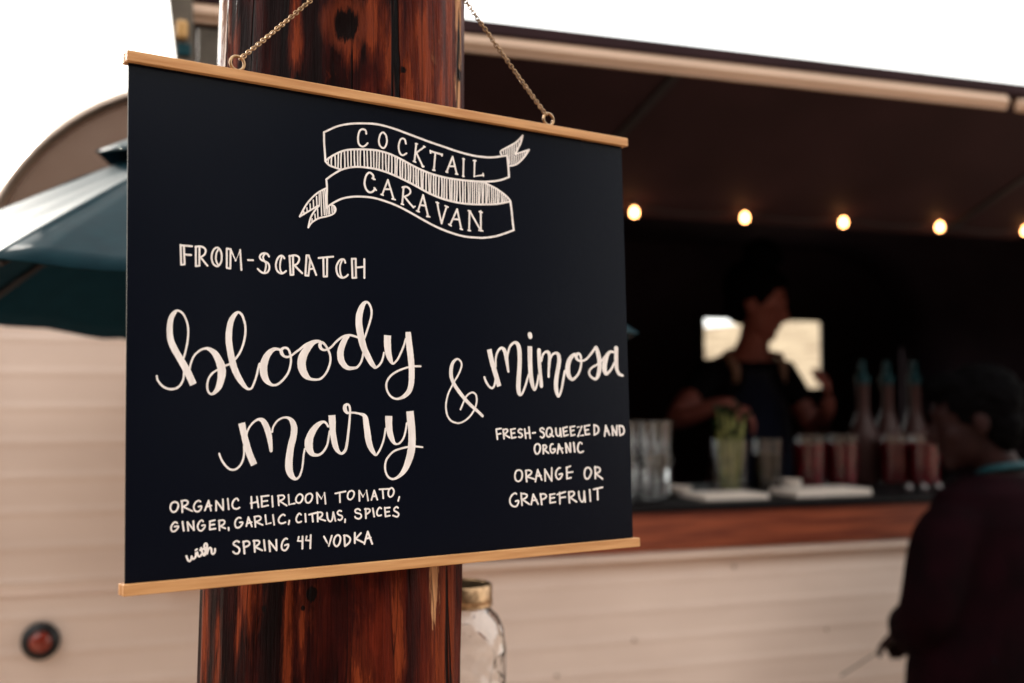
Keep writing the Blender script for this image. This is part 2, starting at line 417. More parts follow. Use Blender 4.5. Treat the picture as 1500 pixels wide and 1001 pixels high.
# back wall around the rear window
WX0, WX1, WZ0, WZ1 = 1.606, 2.278, 1.516, 1.872
b_ = MB()
def bwall(x0, x1, z0, z1):
    b_.box(x0, x1, YD - 0.03, YD - 0.002, z0, z1)
bwall(-0.73, WX0, 0.4, 2.2); bwall(WX0, WX1, 0.4, WZ0); bwall(WX0, WX1, WZ1, 2.2)
for sgn in (0, 1):
    o_ = [(-0.731, 0.4), (-1.10, 0.4), (-1.20, 0.75), (-1.20, 1.72)] + [(-0.731 - 0.480 * math.cos(R(9 * i)), 1.72 + 0.480 * math.sin(R(9 * i))) for i in range(1, 11)]
    if sgn: o_ = [(XR - 1.223 - x, z_) for x, z_ in o_]; o_[0] = (WX1, 0.4); o_[-1] = (WX1, 2.2)
    b_.prism(o_, YD - 0.03, YD - 0.002)
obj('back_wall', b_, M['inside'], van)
wf = MB()
for a in ((WX0 - 0.012, WX0 + 0.022, WZ0 - 0.012, WZ1 + 0.012), (WX1 - 0.022, WX1 + 0.012, WZ0 - 0.012, WZ1 + 0.012)): wf.box(a[0], a[1], YD - 0.045, YD - 0.028, a[2], a[3])
wf.box(WX0 + 0.022, WX1 - 0.022, YD - 0.045, YD - 0.028, WZ0 - 0.012, WZ0 + 0.02); wf.box(WX0 + 0.022, WX1 - 0.022, YD - 0.045, YD - 0.028, WZ1 - 0.02, WZ1 + 0.012)
win = obj('window', wf, M['dark_metal'], van, bevel=0.003)
pn = MB(); pn.box(WX0, WX1, YD - 0.012, YD - 0.008, WZ0, WZ1); obj('pane', pn, M['pane'], win)
# lining
li = MB()
li.box(-1.18, 2.70, 0.06, YD - 0.05, 0.36, 0.38)
lo = [(-0.80, 0.38), (-1.18, 0.75), (-1.18, 1.72)] + [(-0.73 - 0.45 * math.cos(R(9 * i)), 1.72 + 0.45 * math.sin(R(9 * i))) for i in range(1, 11)] + [(OX0 - 0.002, 2.17), (OX0 - 0.002, 0.38)]
li.prism(lo, 0.014, 0.03)
li.prism([(OX1 + 0.002, 0.38), (OX1 + 0.002, 2.16)] + [(XR - 1.223 - x, z_) for x, z_ in lo[2:-3][::-1]] + [(XR - 1.223 + 1.18, 0.75), (XR - 1.223 + 0.80, 0.38)], 0.014, 0.03)
li.box(OX0 - 0.002, OX1 + 0.002, 0.014, 0.03, OZ1 + 0.002, 2.17); li.box(OX0 - 0.002, OX1 + 0.002, 0.014, 0.03, 0.38, OZ0 - 0.004)
io = []
for i, (a_, c_) in enumerate(outl):
    p0, p1 = outl[max(i - 1, 0)], outl[min(i + 1, len(outl) - 1)]
    dx, dz = p1[0] - p0[0], p1[1] - p0[1]; l_ = math.hypot(dx, dz)
    io.append((a_ + dz / l_ * 0.014, c_ - dx / l_ * 0.014))
n = len(io)
li.add([(a_, 0.012, c_) for a_, c_ in io] + [(a_, YD - 0.001, c_) for a_, c_ in io], [(i, i + 1, n + i + 1, n + i) for i in range(n - 1)])
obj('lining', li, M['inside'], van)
# counter
ct = MB(); ct.box(OX0 + 0.01, OX1 - 0.01, -0.050, 0.55, 1.2005, 1.219); top = obj('counter_top', ct, M['counter_top'], van, bevel=0.004)
cf = MB(); cf.box(OX0 - 0.02, OX1 + 0.02, -0.040, 0.012, 1.1015, 1.200); obj('counter_fascia', cf, M['counter_wood'], van, bevel=0.004)
rl = MB(); rl.box(OX0 - 0.12, OX1 + 0.1, -0.030, 0.002, 1.076, 1.1005); obj('ledge', rl, M['white_paint'], van, bevel=0.006)
# hatch, hinged at the top of the opening and swung up and out
HX0, HX1, HY = -0.83, 1.62, -0.555
def hz(y): return 1.984 + (2.228 - 1.984) * (y / HY)
hm = MB()
hm.add([(x, y, hz(y) + d) for d in (-0.012, 0.012) for x in (HX0, HX1) for y in (0.004, HY)], [(0, 1, 3, 2), (4, 6, 7, 5), (0, 4, 5, 1), (2, 3, 7, 6), (1, 5, 7, 3), (0, 2, 6, 4)])
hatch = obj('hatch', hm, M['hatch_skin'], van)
hb = MB(); hb.tube([(HX0 + 0.005, HY - 0.006, 2.198), (1.045, HY - 0.006, 2.198)], 0.014, 14)
hb.box(HX0, 1.045, HY - 0.012, HY - 0.001, 2.180, 2.214)
obj('edge_rail', hb, M['hatch_bar'], hatch, smooth='auto')
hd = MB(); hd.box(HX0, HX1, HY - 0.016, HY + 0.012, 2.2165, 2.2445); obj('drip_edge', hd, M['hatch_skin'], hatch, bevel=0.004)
for x in (0.10, 1.33):
    hs = MB(); hs.add([(x + a + 0.10 * (y / HY), y, hz(y) - 0.0125 - d) for d in (0.0, 0.006) for a in (-0.012, 0.012) for y in (-0.03, HY + 0.02)], [(0, 1, 3, 2), (4, 6, 7, 5), (0, 4, 5, 1), (2, 3, 7, 6), (1, 5, 7, 3), (0, 2, 6, 4)])
    obj('seam_strip', hs, M['dark_metal'], hatch)
la = MB(); la.box(1.075, 1.16, HY - 0.02, HY - 0.001, 2.178, 2.206); la.box(1.085, 1.10, HY - 0.032, HY - 0.021, 2.184, 2.200); la.box(1.125, 1.145, HY - 0.030, HY - 0.021, 2.186, 2.202)
obj('latch', la, M['hatch_bar'], hatch, bevel=0.003)
ep = MB(); ep.prism([(-0.872, 2.26), (-0.826, 2.26), (-0.812, 1.98), (-0.836, 1.98)], HY - 0.03, HY - 0.018)
ep.prism([(-0.812, 2.172), (-0.70, 2.172), (-0.70, 2.09), (-0.812, 2.09)], HY - 0.004, HY + 0.004)
obj('end_bracket', ep, M['olive_metal'], hatch, bevel=0.002)
am = MB(); am.box(-0.853, -0.832, HY - 0.044, HY - 0.0305, 2.137, 2.172); obj('amber_lamp', am, M['lens_amber'], hatch, bevel=0.006)
te = MB(); te.box(-0.850, -0.826, HY - 0.036, HY - 0.0305, 2.108, 2.131); obj('reflector', te, M['teal_plastic'], hatch, bevel=0.003)
# round side marker lamp
RX = Matrix.Translation((-1.081, 0, 0.9725)) @ Matrix.Rotation(R(90), 4, 'X')
ml = MB(); ml.lathe([(0.040, -0.004), (0.040, 0.010), (0.037, 0.016), (0.026, 0.021), (0.0235, 0.017), (0.0, 0.017)], 36, RX); lamp = obj('marker_lamp', ml, M['rubber'], van, smooth='auto')
ll = MB(); ll.lathe([(0.0232, 0.0175), (0.022, 0.023), (0.018, 0.0275), (0.010, 0.030), (0.0, 0.031)], 36, RX); obj('lens', ll, M['lens_red'], lamp, smooth=True)
# vertical wheel-side panel seams and rivets on the lower wall
for x, zz in ((0.335, 0.872), (0.63, 1.045), (0.12, 0.80), (0.92, 0.86)):
    rv = MB(); rv.ball((x, -0.003, zz), (0.0055, 0.003, 0.0055), 10, 6); obj('rivet', rv, M['trim_metal'], van, smooth=True)
sm = MB(); sm.box(-1.20, 2.7, -0.0035, 0.001, 1.0700, 1.0755); obj('belt_moulding', sm, M['white_paint'], van)
# axle, wheels: stands on the ground
for x in (0.55, 1.35):
    wm = MB(); wm.lathe([(0.20, -0.08), (0.29, -0.09), (0.33, -0.06), (0.33, 0.06), (0.29, 0.09), (0.20, 0.08)], 32, Matrix.Translation((x, 0.16, 0.33)) @ Matrix.Rotation(R(90), 4, 'X'))
    wh = obj('wheel', wm, M['rubber'], van, smooth='auto')
    wr = MB(); wr.lathe([(0.0, 0.06), (0.12, 0.065), (0.195, 0.03), (0.195, -0.05)], 32, Matrix.Translation((x, 0.16, 0.33)) @ Matrix.Rotation(R(90), 4, 'X'))
    obj('rim', wr, M['trim_metal'], wh, smooth='auto')

# string of bulbs under the hinge of the hatch
st = thing('string_lights', 'string of small warm lit bulbs along the top of the serving hatch', 'string lights', tuple(cw(0, 0, 0)), CA)
bx = [-0.68, -0.350, -0.020, 0.312, 0.638, 0.950, 1.277, 1.588]
cd = MB(); pts = []
for a, c in zip(bx, bx[1:]):
    for i in range(8):
        f = i / 8; pts.append((a + (c - a) * f, -0.060, 1.992 - 0.016 * math.sin(math.pi * f)))
pts.append((bx[-1], -0.060, 1.992))
cd.tube(pts, 0.0022, 6); obj('cord', cd, M['rubber'], st)
for i, x in enumerate(bx):
    zz = 1.9685 + 0.012 * (x - 0.367)
    k = MB(); k.lathe([(0.0, 0.0165), (0.0055, 0.0140), (0.0090, 0.0070), (0.0104, 0.0), (0.0090, -0.0060), (0.0052, -0.0096), (0.0, -0.0108)], 16, Matrix.Translation((x, -0.060, zz)))
    bl = obj('bulb', k, M['bulb'], st, smooth=True)
    k = MB(); k.lathe([(0.0072, 0.017), (0.0082, 0.034), (0.0, 0.036)], 12, Matrix.Translation((x, -0.060, zz)))
    obj('socket', k, M['rubber'], bl, smooth='auto')

# ------------------------------------------------------------------ things on the counter
CT = 1.2192
def glass_prof(r0, r1, h, th=0.0022, foot=0.008):
    return [(0.0, 0.0), (r0 * 0.92, 0.0), (r0, 0.003), (r1, h - 0.001), (r1 - th * 0.5, h), (r1 - th, h - 0.001), (r0 - th, foot + 0.002), (r0 * 0.8, foot), (0.0, foot)]
def glass_at(name, label, cat, x, y, zz, r0, r1, h, group=None, fill=None, fm=None):
    t = thing(name, label, cat, tuple(cw(x, y, zz)), CA, group)
    k = MB(); k.lathe(glass_prof(r0, r1, h), 28); obj('bowl', k, M['glass'], t, smooth='auto')
    if fill:
        def rr(q): return r0 + (r1 - r0) * q / h - 0.0014
        k = MB(); k.lathe([(0.0, 0.0086), (rr(0.01) * 0.9, 0.0086), (rr(0.012), 0.011), (rr(fill), fill), (0.0, fill)], 28)
        obj('drink', k, fm, t, smooth='auto')
    return t
# stacked tumblers at the left end
st_pos = [(0.392, 0.16), (0.447, 0.13), (0.503, 0.17), (0.420, 0.25), (0.478, 0.27), (0.545, 0.24)]
g0 = None
words = ['nearest the sign', 'second from the sign, front row', 'right end of the front row', 'back row beside the sign', 'middle of the back row', 'right end of the back row']
for i, (x, y) in enumerate(st_pos):
    for lv, zz in (('lower', CT), ('upper', CT + 0.088)):
        lab = 'clear tumbler, %s of its stack, %s' % (lv, words[i])
        if g0 is None: g0 = glass_at('tumbler', lab, 'glass', x, y, zz, 0.0245, 0.031, 0.122, 'tumblers stacked in pairs on the counter')
        else: dup(g0, cw(x, y, zz), lab)
# flat white things
def flat(name, label, cat, x0, x1, y0, y1, z0, z1, m=None, bevel=0.002):
    cx, cy = (x0 + x1) / 2, (y0 + y1) / 2
    k = MB(); k.box(x0 - cx, x1 - cx, y0 - cy, y1 - cy, 0, z1 - z0)
    o = obj(name, k, m or M['white_card'], None, bevel=bevel, loc=tuple(cw(cx, cy, z0))); o.rotation_euler = (0, 0, CA)
    return tag(o, label, cat)
flat('serving_tray', 'flat white tray in front of the celery jar', 'tray', 0.555, 0.755, 0.02, 0.16, CT, CT + 0.013)
flat('serving_tray', 'flat white tray in front of the red drinks', 'tray', 0.845, 1.092, 0.02, 0.16, CT, CT + 0.017)
k = MB(); k.lathe([(0.0, 0.0), (0.026, 0.0), (0.034, 0.006), (0.0385, 0.022), (0.036, 0.022), (0.030, 0.008), (0.0, 0.005)], 24)
bw = obj('saucer', k, M['white_card'], None, smooth='auto', loc=tuple(cw(0.592, 0.235, CT))); tag(bw, 'small white saucer beside the stacked tumblers', 'saucer')
k = MB(); k.lathe([(0.0, 0.0), (0.020, 0.0), (0.028, 0.008), (0.031, 0.034), (0.0285, 0.034), (0.025, 0.010), (0.0, 0.007)], 24)
tag(obj('ramekin', k, M['white_card'], None, smooth='auto', loc=tuple(cw(0.958, 0.22, CT))), 'small white ramekin behind the right-hand tray', 'ramekin')
glass_at('glass_jar', 'clear glass jar full of celery sticks', 'jar', 0.745, 0.215, CT, 0.052, 0.058, 0.155)
ce = MB(); lf = MB(); random.seed(11)
for i in range(12):
    a = random.uniform(0, 6.28); q = random.uniform(0.008, 0.036); lean = random.uniform(0.2, 1.0)
    x0, y0 = q * math.cos(a), q * math.sin(a); hgt = random.uniform(0.16, 0.245)
    p = [(x0 * 0.7, y0 * 0.7, 0.012), (x0, y0, 0.10), (x0 * (1 + lean * 0.5), y0 * (1 + lean * 0.5), hgt)]
    ce.tube(p, [0.0062, 0.0055, 0.0042], 7)
    tip = Vector(p[2])
    for j in range(9):
        d = Vector((random.uniform(-1, 1), random.uniform(-1, 1), random.uniform(-0.4, 0.9))).normalized() * random.uniform(0.014, 0.034)
        s2 = d.orthogonal().normalized() * random.uniform(0.005, 0.010)
        m_ = tip + d * 0.55
        lf.add([tip, m_ + s2, tip + d, m_ - s2], [(0, 1, 2, 3)])
ceo = obj('celery', ce, M['celery'], None, loc=tuple(cw(0.745, 0.215, CT))); obj('leaves', lf, M['celery_leaf'], ceo)
tag(ceo, 'bunch of leafy green celery sticks standing in the glass jar', 'celery')
glass_at('tumbler', 'glass of dark drink between celery jar and red drinks', 'glass', 0.878, 0.225, CT, 0.040, 0.046, 0.155, None, 0.11, M['dark_drink'])
rd = glass_at('drink_glass', 'left glass of red tomato drink, nearer the celery jar', 'glass', 1.075, 0.30, CT, 0.044, 0.050, 0.160, 'glasses of red tomato drink', 0.135, M['red_drink'])
for x, y, lab in ((1.188, 0.29, 'second red tomato drink, at the right tray end'), (1.392, 0.30, 'third red tomato drink, below the middle carafe'), (1.498, 0.31, 'right-hand red tomato drink, nearest the customer')):
    dup(rd, cw(x, y, CT), lab)
dup(rd, cw(1.135, 0.385, CT), 'red tomato drink standing behind the first two red glasses')
dup(rd, cw(1.445, 0.225, CT), 'red tomato drink at the front of the right-hand trio')
def carafe(x, y, label):
    t = thing('carafe', label, 'bottle', tuple(cw(x, y, CT)), CA, 'juice carafes with teal pourers')
    body = [(0.0, 0.0), (0.045, 0.0), (0.049, 0.006), (0.050, 0.12), (0.046, 0.16), (0.030, 0.20), (0.021, 0.225), (0.0185, 0.25), (0.0195, 0.318), (0.0, 0.318)]
    k = MB(); k.lathe(body, 26); obj('bottle_body', k, M['pink_juice'], t, smooth='auto')
    k = MB(); k.lathe([(0.0, 0.319), (0.022, 0.319), (0.022, 0.345), (0.012, 0.352), (0.008, 0.395), (0.0, 0.397)], 18); obj('pourer', k, M['teal_plastic'], t, smooth='auto')
    return t
c0_ = carafe(1.352, 0.40, 'pink juice carafe with teal pourer, nearest the bartender')
dup(c0_, cw(1.455, 0.41, CT), 'pink juice carafe with teal pourer, middle of three')
dup(c0_, cw(1.572, 0.42, CT), 'pink juice carafe with teal pourer, nearest the customer')
cap = None
for i, x in enumerate((1.250, 1.304, 1.357)):
    if cap is None:
        k = MB(); k.lathe([(0.0, 0.0), (0.0125, 0.0), (0.0115, 0.004), (0.009, 0.0062), (0.0, 0.0068)], 21, Matrix.Translation((0, 0, 0.0125)) @ Matrix.Rotation(R(78), 4, 'X'))
        cap = obj('bottle_cap', k, M['cap_metal'], None, smooth='auto', loc=tuple(cw(x, 0.06, CT))); cap.rotation_euler = (0, 0, CA)
        tag(cap, 'steel bottle cap at the counter edge, leftmost of three', 'bottle cap', 'bottle caps at the counter edge')
    else:
        c_ = cap.copy(); col.objects.link(c_); c_.location = cw(x, 0.06, CT)
        c_['label'] = ('steel bottle cap at the counter edge, middle of three', 'steel bottle cap at the counter edge, nearest the customer')[i - 1]

# ------------------------------------------------------------------ people
def skin_body(name, nodes, edges, extra, m, parent, voxel=0.006, root='pelvis', smooth_it=6):
    """one continuous figure: a skinned skeleton plus head volumes, fused by a voxel remesh"""
    names = list(nodes); me = bpy.data.meshes.new(name + '_rig')
    me.from_pydata([nodes[q][0] for q in names], [(names.index(a), names.index(b)) for a, b in edges], [])
    o = bpy.data.objects.new(name + '_rig', me); col.objects.link(o)
    sk = o.modifiers.new('skin', 'SKIN')
    for i, q in enumerate(names):
        r = nodes[q][1]; r = r if isinstance(r, tuple) else (r, r)
        me.skin_vertices[0].data[i].radius = r
        me.skin_vertices[0].data[i].use_root = (q == root or q[1:] in ('f00', 'f10', 'f20', 'f30', 't0'))
    sb = o.modifiers.new('sub', 'SUBSURF'); sb.levels = sb.render_levels = 2
    dg = bpy.context.evaluated_depsgraph_get(); dg.update()
    ev = o.evaluated_get(dg).to_mesh()
    mb = MB(); mb.add([v.co for v in ev.vertices], [tuple(p.vertices) for p in ev.polygons])
    bpy.data.objects.remove(o)
    if extra: mb.add(extra.v, extra.f)
    r_ = obj(name, mb, m, parent, smooth=True)
    rm = r_.modifiers.new('fuse', 'REMESH'); rm.mode = 'VOXEL'; rm.voxel_size = voxel; rm.use_smooth_shade = True
    ss = r_.modifiers.new('soft', 'SMOOTH'); ss.factor = 0.5; ss.iterations = smooth_it
    return r_
def head_mesh(centre, face, tilt=0.0, s=1.0):
    """skull, jaw, nose, brow, eyes, lips and ears; +x is the facing direction before rotation"""
    mb = MB(); mt = Matrix.Translation(centre) @ Matrix.Rotation(face, 4, 'Z') @ Matrix.Rotation(tilt, 4, 'Y') @ Matrix.Scale(s, 4)
    mb.ball((-0.012, 0, 0.035), (0.092, 0.074, 0.086), 24, 16, mt)
    mb.ball((0.026, 0, -0.025), (0.060, 0.058, 0.085), 24, 16, mt)
    mb.ball((0.058, 0, -0.086), (0.026, 0.030, 0.024), 14, 10, mt)          # chin
    mb.tube([(0.078, 0, 0.020), (0.094, 0, -0.008), (0.104, 0, -0.026), (0.090, 0, -0.036)], [0.009, 0.011, 0.013, 0.009], 10, True, mt)   # nose
    mb.tube([(0.066, -0.042, 0.028), (0.082, -0.018, 0.032), (0.082, 0.018, 0.032), (0.066, 0.042, 0.028)], 0.010, 8, True, mt)  # brow
    mb.tube([(0.074, -0.022, -0.060), (0.086, 0, -0.058), (0.074, 0.022, -0.060)], [0.006, 0.008, 0.006], 8, True, mt)   # lips
    for y in (-1, 1):
        mb.ball((0.070, y * 0.031, 0.010), 0.011, 10, 8, mt)
        mb.ball((0.055, y * 0.042, -0.022), (0.024, 0.016, 0.020), 10, 8, mt)
        mb.ball((-0.008, y * 0.076, -0.002), (0.020, 0.009, 0.030), 12, 8, mt)
    return mb
def hand_chain(nodes, edges, wrist, pref, wpos, d, up, curl, side):
    """palm and five bent fingers of unequal length; d = pointing direction, up = back of the hand, side = +1/-1 thumb side"""
    d = Vector(d).normalized(); up = (Vector(up) - d * Vector(up).dot(d)).normalized(); sd_ = d.cross(up) * side
    wpos = Vector(wpos)
    pm = wpos + d * 0.05; nodes[pref + 'palm'] = (pm, (0.019, 0.032)); edges.append((wrist, pref + 'palm'))
    for i, (off, ln) in enumerate(((0.026, 0.070), (0.009, 0.078), (-0.008, 0.073), (-0.024, 0.058))):
        prev = pref + 'f%d0' % i; nodes[prev] = (wpos + d * 0.045 + sd_ * off * 0.7, 0.0088)      # rooted inside the palm
        p = wpos + d * (0.088 - 0.004 * abs(i - 1)) + sd_ * off; nodes[pref + 'f%dk' % i] = (p, 0.0094); edges.append((prev, pref + 'f%dk' % i)); prev = pref + 'f%dk' % i
        dd = d.copy()
        for j, fr in enumerate((0.45, 0.32, 0.23)):
            dd = (dd * math.cos(curl[j] + 0.06 * i) - up * math.sin(curl[j] + 0.06 * i)).normalized()
            p = p + dd * ln * fr
            q = pref + 'f%d%d' % (i, j + 1); nodes[q] = (p, (0.0088, 0.0082, 0.0072)[j]); edges.append((prev, q)); prev = q
    q0 = pref + 't0'; nodes[q0] = (wpos + d * 0.022 + sd_ * 0.012, 0.0115)
    tb = wpos + d * 0.038 + sd_ * 0.034; nodes[pref + 'tk'] = (tb, 0.0112); edges.append((q0, pref + 'tk'))
    t1 = tb + (d * 0.6 + sd_ * 0.65 - up * 0.35).normalized() * 0.034; nodes[pref + 't1'] = (t1, 0.0098); edges.append((pref + 'tk', pref + 't1'))
    t2 = t1 + (d * 0.85 + sd_ * 0.15 - up * 0.5).normalized() * 0.028; nodes[pref + 't2'] = (t2, 0.0085); edges.append((pref + 't1', pref + 't2'))

# --- bartender: stands behind the counter, looks down to her left
bt = thing('person', 'person with dark bun and navy apron mixing drinks inside the caravan', 'person', tuple(cw(1.17, 0.78, 0.38)), CA)
bt.location = cw(0, 0, 0)
nd = {}; ed = []
V3 = Vector
nd['pelvis'] = (V3((1.16, 0.80, 1.17)), (0.10, 0.135)); nd['waist'] = (V3((1.155, 0.80, 1.32)), (0.088, 0.115))
nd['chest'] = (V3((1.15, 0.79, 1.48)), (0.098, 0.138)); nd['yoke'] = (V3((1.155, 0.785, 1.585)), (0.070, 0.095))
nd['neck'] = (V3((1.165, 0.775, 1.650)), 0.060); nd['nape'] = (V3((1.178, 0.755, 1.725)), 0.056); nd['skull'] = (V3((1.182, 0.745, 1.80)), 0.055)
ed += [('pelvis', 'waist'), ('waist', 'chest'), ('chest', 'yoke'), ('yoke', 'neck'), ('neck', 'nape'), ('nape', 'skull')]
nd['sr'] = (V3((1.010, 0.785, 1.575)), 0.052); nd['er'] = (V3((0.800, 0.655, 1.415)), 0.040); nd['wr'] = (V3((0.905, 0.510, 1.478)), 0.026)
nd['sl'] = (V3((1.300, 0.785, 1.580)), 0.052); nd['el'] = (V3((1.372, 0.690, 1.375)), 0.040); nd['wl'] = (V3((1.315, 0.535, 1.455)), 0.026)
ed += [('yoke', 'sr'), ('sr', 'er'), ('er', 'wr'), ('yoke', 'sl'), ('sl', 'el'), ('el', 'wl')]
for s2, q in ((-1, 'a'), (1, 'b')):
    nd['hip' + q] = (V3((1.16 + s2 * 0.085, 0.80, 1.10)), 0.088); nd['knee' + q] = (V3((1.16 + s2 * 0.09, 0.79, 0.76)), 0.058)
    nd['ank' + q] = (V3((1.16 + s2 * 0.09, 0.81, 0.44)), 0.040); nd['toe' + q] = (V3((1.16 + s2 * 0.10, 0.66, 0.405)), 0.030)
    ed += [('pelvis', 'hip' + q), ('hip' + q, 'knee' + q), ('knee' + q, 'ank' + q), ('ank' + q, 'toe' + q)]
hand_chain(nd, ed, 'wr', 'R', nd['wr'][0], (0.66, -0.30, -0.30), (0.25, -0.55, 0.80), (0.75, 0.8, 0.5), 1)
hand_chain(nd, ed, 'wl', 'L', nd['wl'][0], (-0.15, -0.25, 0.9), (0.75, -0.6, 0.1), (0.55, 0.6, 0.4), 1)
hc = V3((1.172, 0.735, 1.815)); hf = R(-42)
body = skin_body('body', nd, ed, head_mesh(hc, hf, R(14), 1.06), M['skin'], bt)
def shell(name, pairs, nodes, m, parent, grow=0.010, root=None, soft=5, extra=None):
    nn_, ee = {}, []
    for a, b, f in pairs:
        for q in (a, b):
            if q not in nn_:
                r = nodes[q][1]; r = r if isinstance(r, tuple) else (r, r)
                nn_[q] = (nodes[q][0].copy(), (r[0] + grow, r[1] + grow))
        if f < 1:
            q = b + '_cut' + a; r = nodes[b][1]; r = r if isinstance(r, tuple) else (r, r)
            ra = nodes[a][1]; ra = ra if isinstance(ra, tuple) else (ra, ra)
            nn_[q] = (nodes[a][0].lerp(nodes[b][0], f), tuple(x + (y - x) * f + grow * 1.2 for x, y in zip(ra, r)))
            ee.append((a, q)); nn_.pop(b, None) if not any(b in (c, d) and (c, d) != (a, b) for c, d, _ in pairs) else None
        else: ee.append((a, b))
    return skin_body(name, nn_, ee, extra, m, parent, 0.008, root or pairs[0][0], soft)
shell('shirt', [('pelvis', 'waist', 1), ('waist', 'chest', 1), ('chest', 'yoke', 1), ('yoke', 'neck', 0.35), ('yoke', 'sr', 1), ('sr', 'er', 0.62), ('yoke', 'sl', 1), ('sl', 'el', 0.62)], nd, M['black_cloth'], bt, 0.012)
shell('trousers', [('pelvis', 'hipa', 1), ('hipa', 'kneea', 1), ('kneea', 'anka', 0.92), ('pelvis', 'hipb', 1), ('hipb', 'kneeb', 1), ('kneeb', 'ankb', 0.92)], nd, M['jeans'], bt, 0.012)
ap = MB()   # apron: a curved bib and skirt with thickness
rows = [(0.78, 0.235, 0.0), (1.0, 0.225, 0.0), (1.17, 0.19, 0.0), (1.32, 0.155, 0.0), (1.45, 0.135, 0.0), (1.585, 0.112, 0.0)]
vs, fs = [], []
for zz, hw, _ in rows:
    for i in range(9):
        a = -1 + 2 * i / 8; x = 1.155 + hw * a
        yb = 0.80 - (0.150 - 0.075 * a * a) + (0.03 if zz > 1.5 else 0)
        vs.append((x, yb, zz))
for j in range(len(rows) - 1):
    for i in range(8): fs.append((j * 9 + i, j * 9 + i + 1, (j + 1) * 9 + i + 1, (j + 1) * 9 + i))
ap.add(vs, fs); apo = obj('apron', ap, M['navy_cloth'], bt, smooth=True)
so = apo.modifiers.new('thick', 'SOLIDIFY'); so.thickness = 0.004
for x0, x1 in ((1.062, 1.045), (1.248, 1.262)):
    k = MB(); k.tube([(x0, 0.700, 1.545), (x0, 0.695, 1.59), (x1, 0.735, 1.640), (x1 * 0.5 + 0.58, 0.80, 1.655)], [0.013, 0.015, 0.015, 0.012], 8); obj('strap', k, M['tan_strap'], apo, smooth=True)
def hair_fn(sc, amp, seed):
    def f(d, q):
        return q * (1 + amp * noise.noise(d * sc + Vector((seed, 0, 0))))
    return f
hr = MB(); hmx = Matrix.Translation(hc) @ Matrix.Rotation(hf, 4, 'Z') @ Matrix.Rotation(R(14), 4, 'Y')
hr.ball((-0.030, 0, 0.056), (0.104, 0.100, 0.100), 36, 24, hmx, hair_fn(7, 0.09, 2))
hr.ball((0.020, 0, 0.095), (0.066, 0.068, 0.036), 28, 16, hmx, hair_fn(8, 0.10, 5))
hr.ball((-0.055, 0, -0.010), (0.060, 0.078, 0.070), 28, 16, hmx, hair_fn(8, 0.10, 8))
hr.ball((-0.022, 0.0, 0.172), (0.070, 0.068, 0.052), 28, 18, hmx, hair_fn(9, 0.20, 3))
ho = obj('hair', hr, M['hair'], bt, smooth=True)
rmm = ho.modifiers.new('fuse', 'REMESH'); rmm.mode = 'VOXEL'; rmm.voxel_size = 0.006; rmm.use_smooth_shade = True

# --- customer: stands outside at the right, back to the camera, turned to the bar
cu = thing('person', 'person in dark maroon top with short black hair waiting at the counter', 'person', tuple(cw(0, 0, 0)), CA)
nd = {}; ed = []
nd['pelvis'] = (V3((1.15, -0.40, 0.83)), (0.10, 0.135)); nd['waist'] = (V3((1.16, -0.40, 0.98)), (0.095, 0.125))
nd['chest'] = (V3((1.165, -0.40, 1.12)), (0.10, 0.138)); nd['yoke'] = (V3((1.165, -0.385, 1.235)), (0.075, 0.098))
nd['neck'] = (V3((1.185, -0.378, 1.300)), 0.054); nd['nape'] = (V3((1.165, -0.362, 1.350)), 0.056); nd['skull'] = (V3((1.135, -0.345, 1.425)), 0.06)
ed += [('pelvis', 'waist'), ('waist', 'chest'), ('chest', 'yoke'), ('yoke', 'neck'), ('neck', 'nape'), ('nape', 'skull')]
nd['sr'] = (V3((0.995, -0.40, 1.205)), 0.054); nd['er'] = (V3((0.888, -0.445, 0.965)), 0.042); nd['wr'] = (V3((0.945, -0.275, 0.900)), 0.028)
nd['sl'] = (V3((1.345, -0.37, 1.21)), 0.054); nd['el'] = (V3((1.43, -0.36, 0.95)), 0.052); nd['wl'] = (V3((1.36, -0.18, 0.93)), 0.032)
ed += [('yoke', 'sr'), ('sr', 'er'), ('er', 'wr'), ('yoke', 'sl'), ('sl', 'el'), ('el', 'wl')]
for s2, q in ((-1, 'a'), (1, 'b')):
    nd['hip' + q] = (V3((1.15 + s2 * 0.09, -0.40, 0.76)), 0.088); nd['knee' + q] = (V3((1.15 + s2 * 0.10, -0.39, 0.43)), 0.066)
    nd['ank' + q] = (V3((1.15 + s2 * 0.10, -0.41, 0.085)), 0.044); nd['toe' + q] = (V3((1.15 + s2 * 0.12, -0.24, 0.035)), 0.034)
    ed += [('pelvis', 'hip' + q), ('hip' + q, 'knee' + q), ('knee' + q, 'ank' + q), ('ank' + q, 'toe' + q)]
hand_chain(nd, ed, 'wr', 'R', nd['wr'][0], (0.45, 0.85, -0.3), (-0.5, 0.0, 0.85), (0.6, 0.7, 0.4), -1)
hand_chain(nd, ed, 'wl', 'L', nd['wl'][0], (-0.5, 0.8, 0.0), (0.2, 0.1, 0.9), (0.5, 0.6, 0.4), 1)
hc2 = V3((1.120, -0.345, 1.435)); hf2 = R(150)
skin_body('body', nd, ed, head_mesh(hc2, hf2, R(10), 1.06), M['skin_brown'], cu)
for q in ('pelvis', 'waist', 'chest'): nd[q] = (nd[q][0], (0.075, 0.075))
for q in ('sr', 'sl'): nd[q] = (nd[q][0] + V3((0, 0, 0.006)), 0.066)
loft = MB(); lv = []; lf_ = []
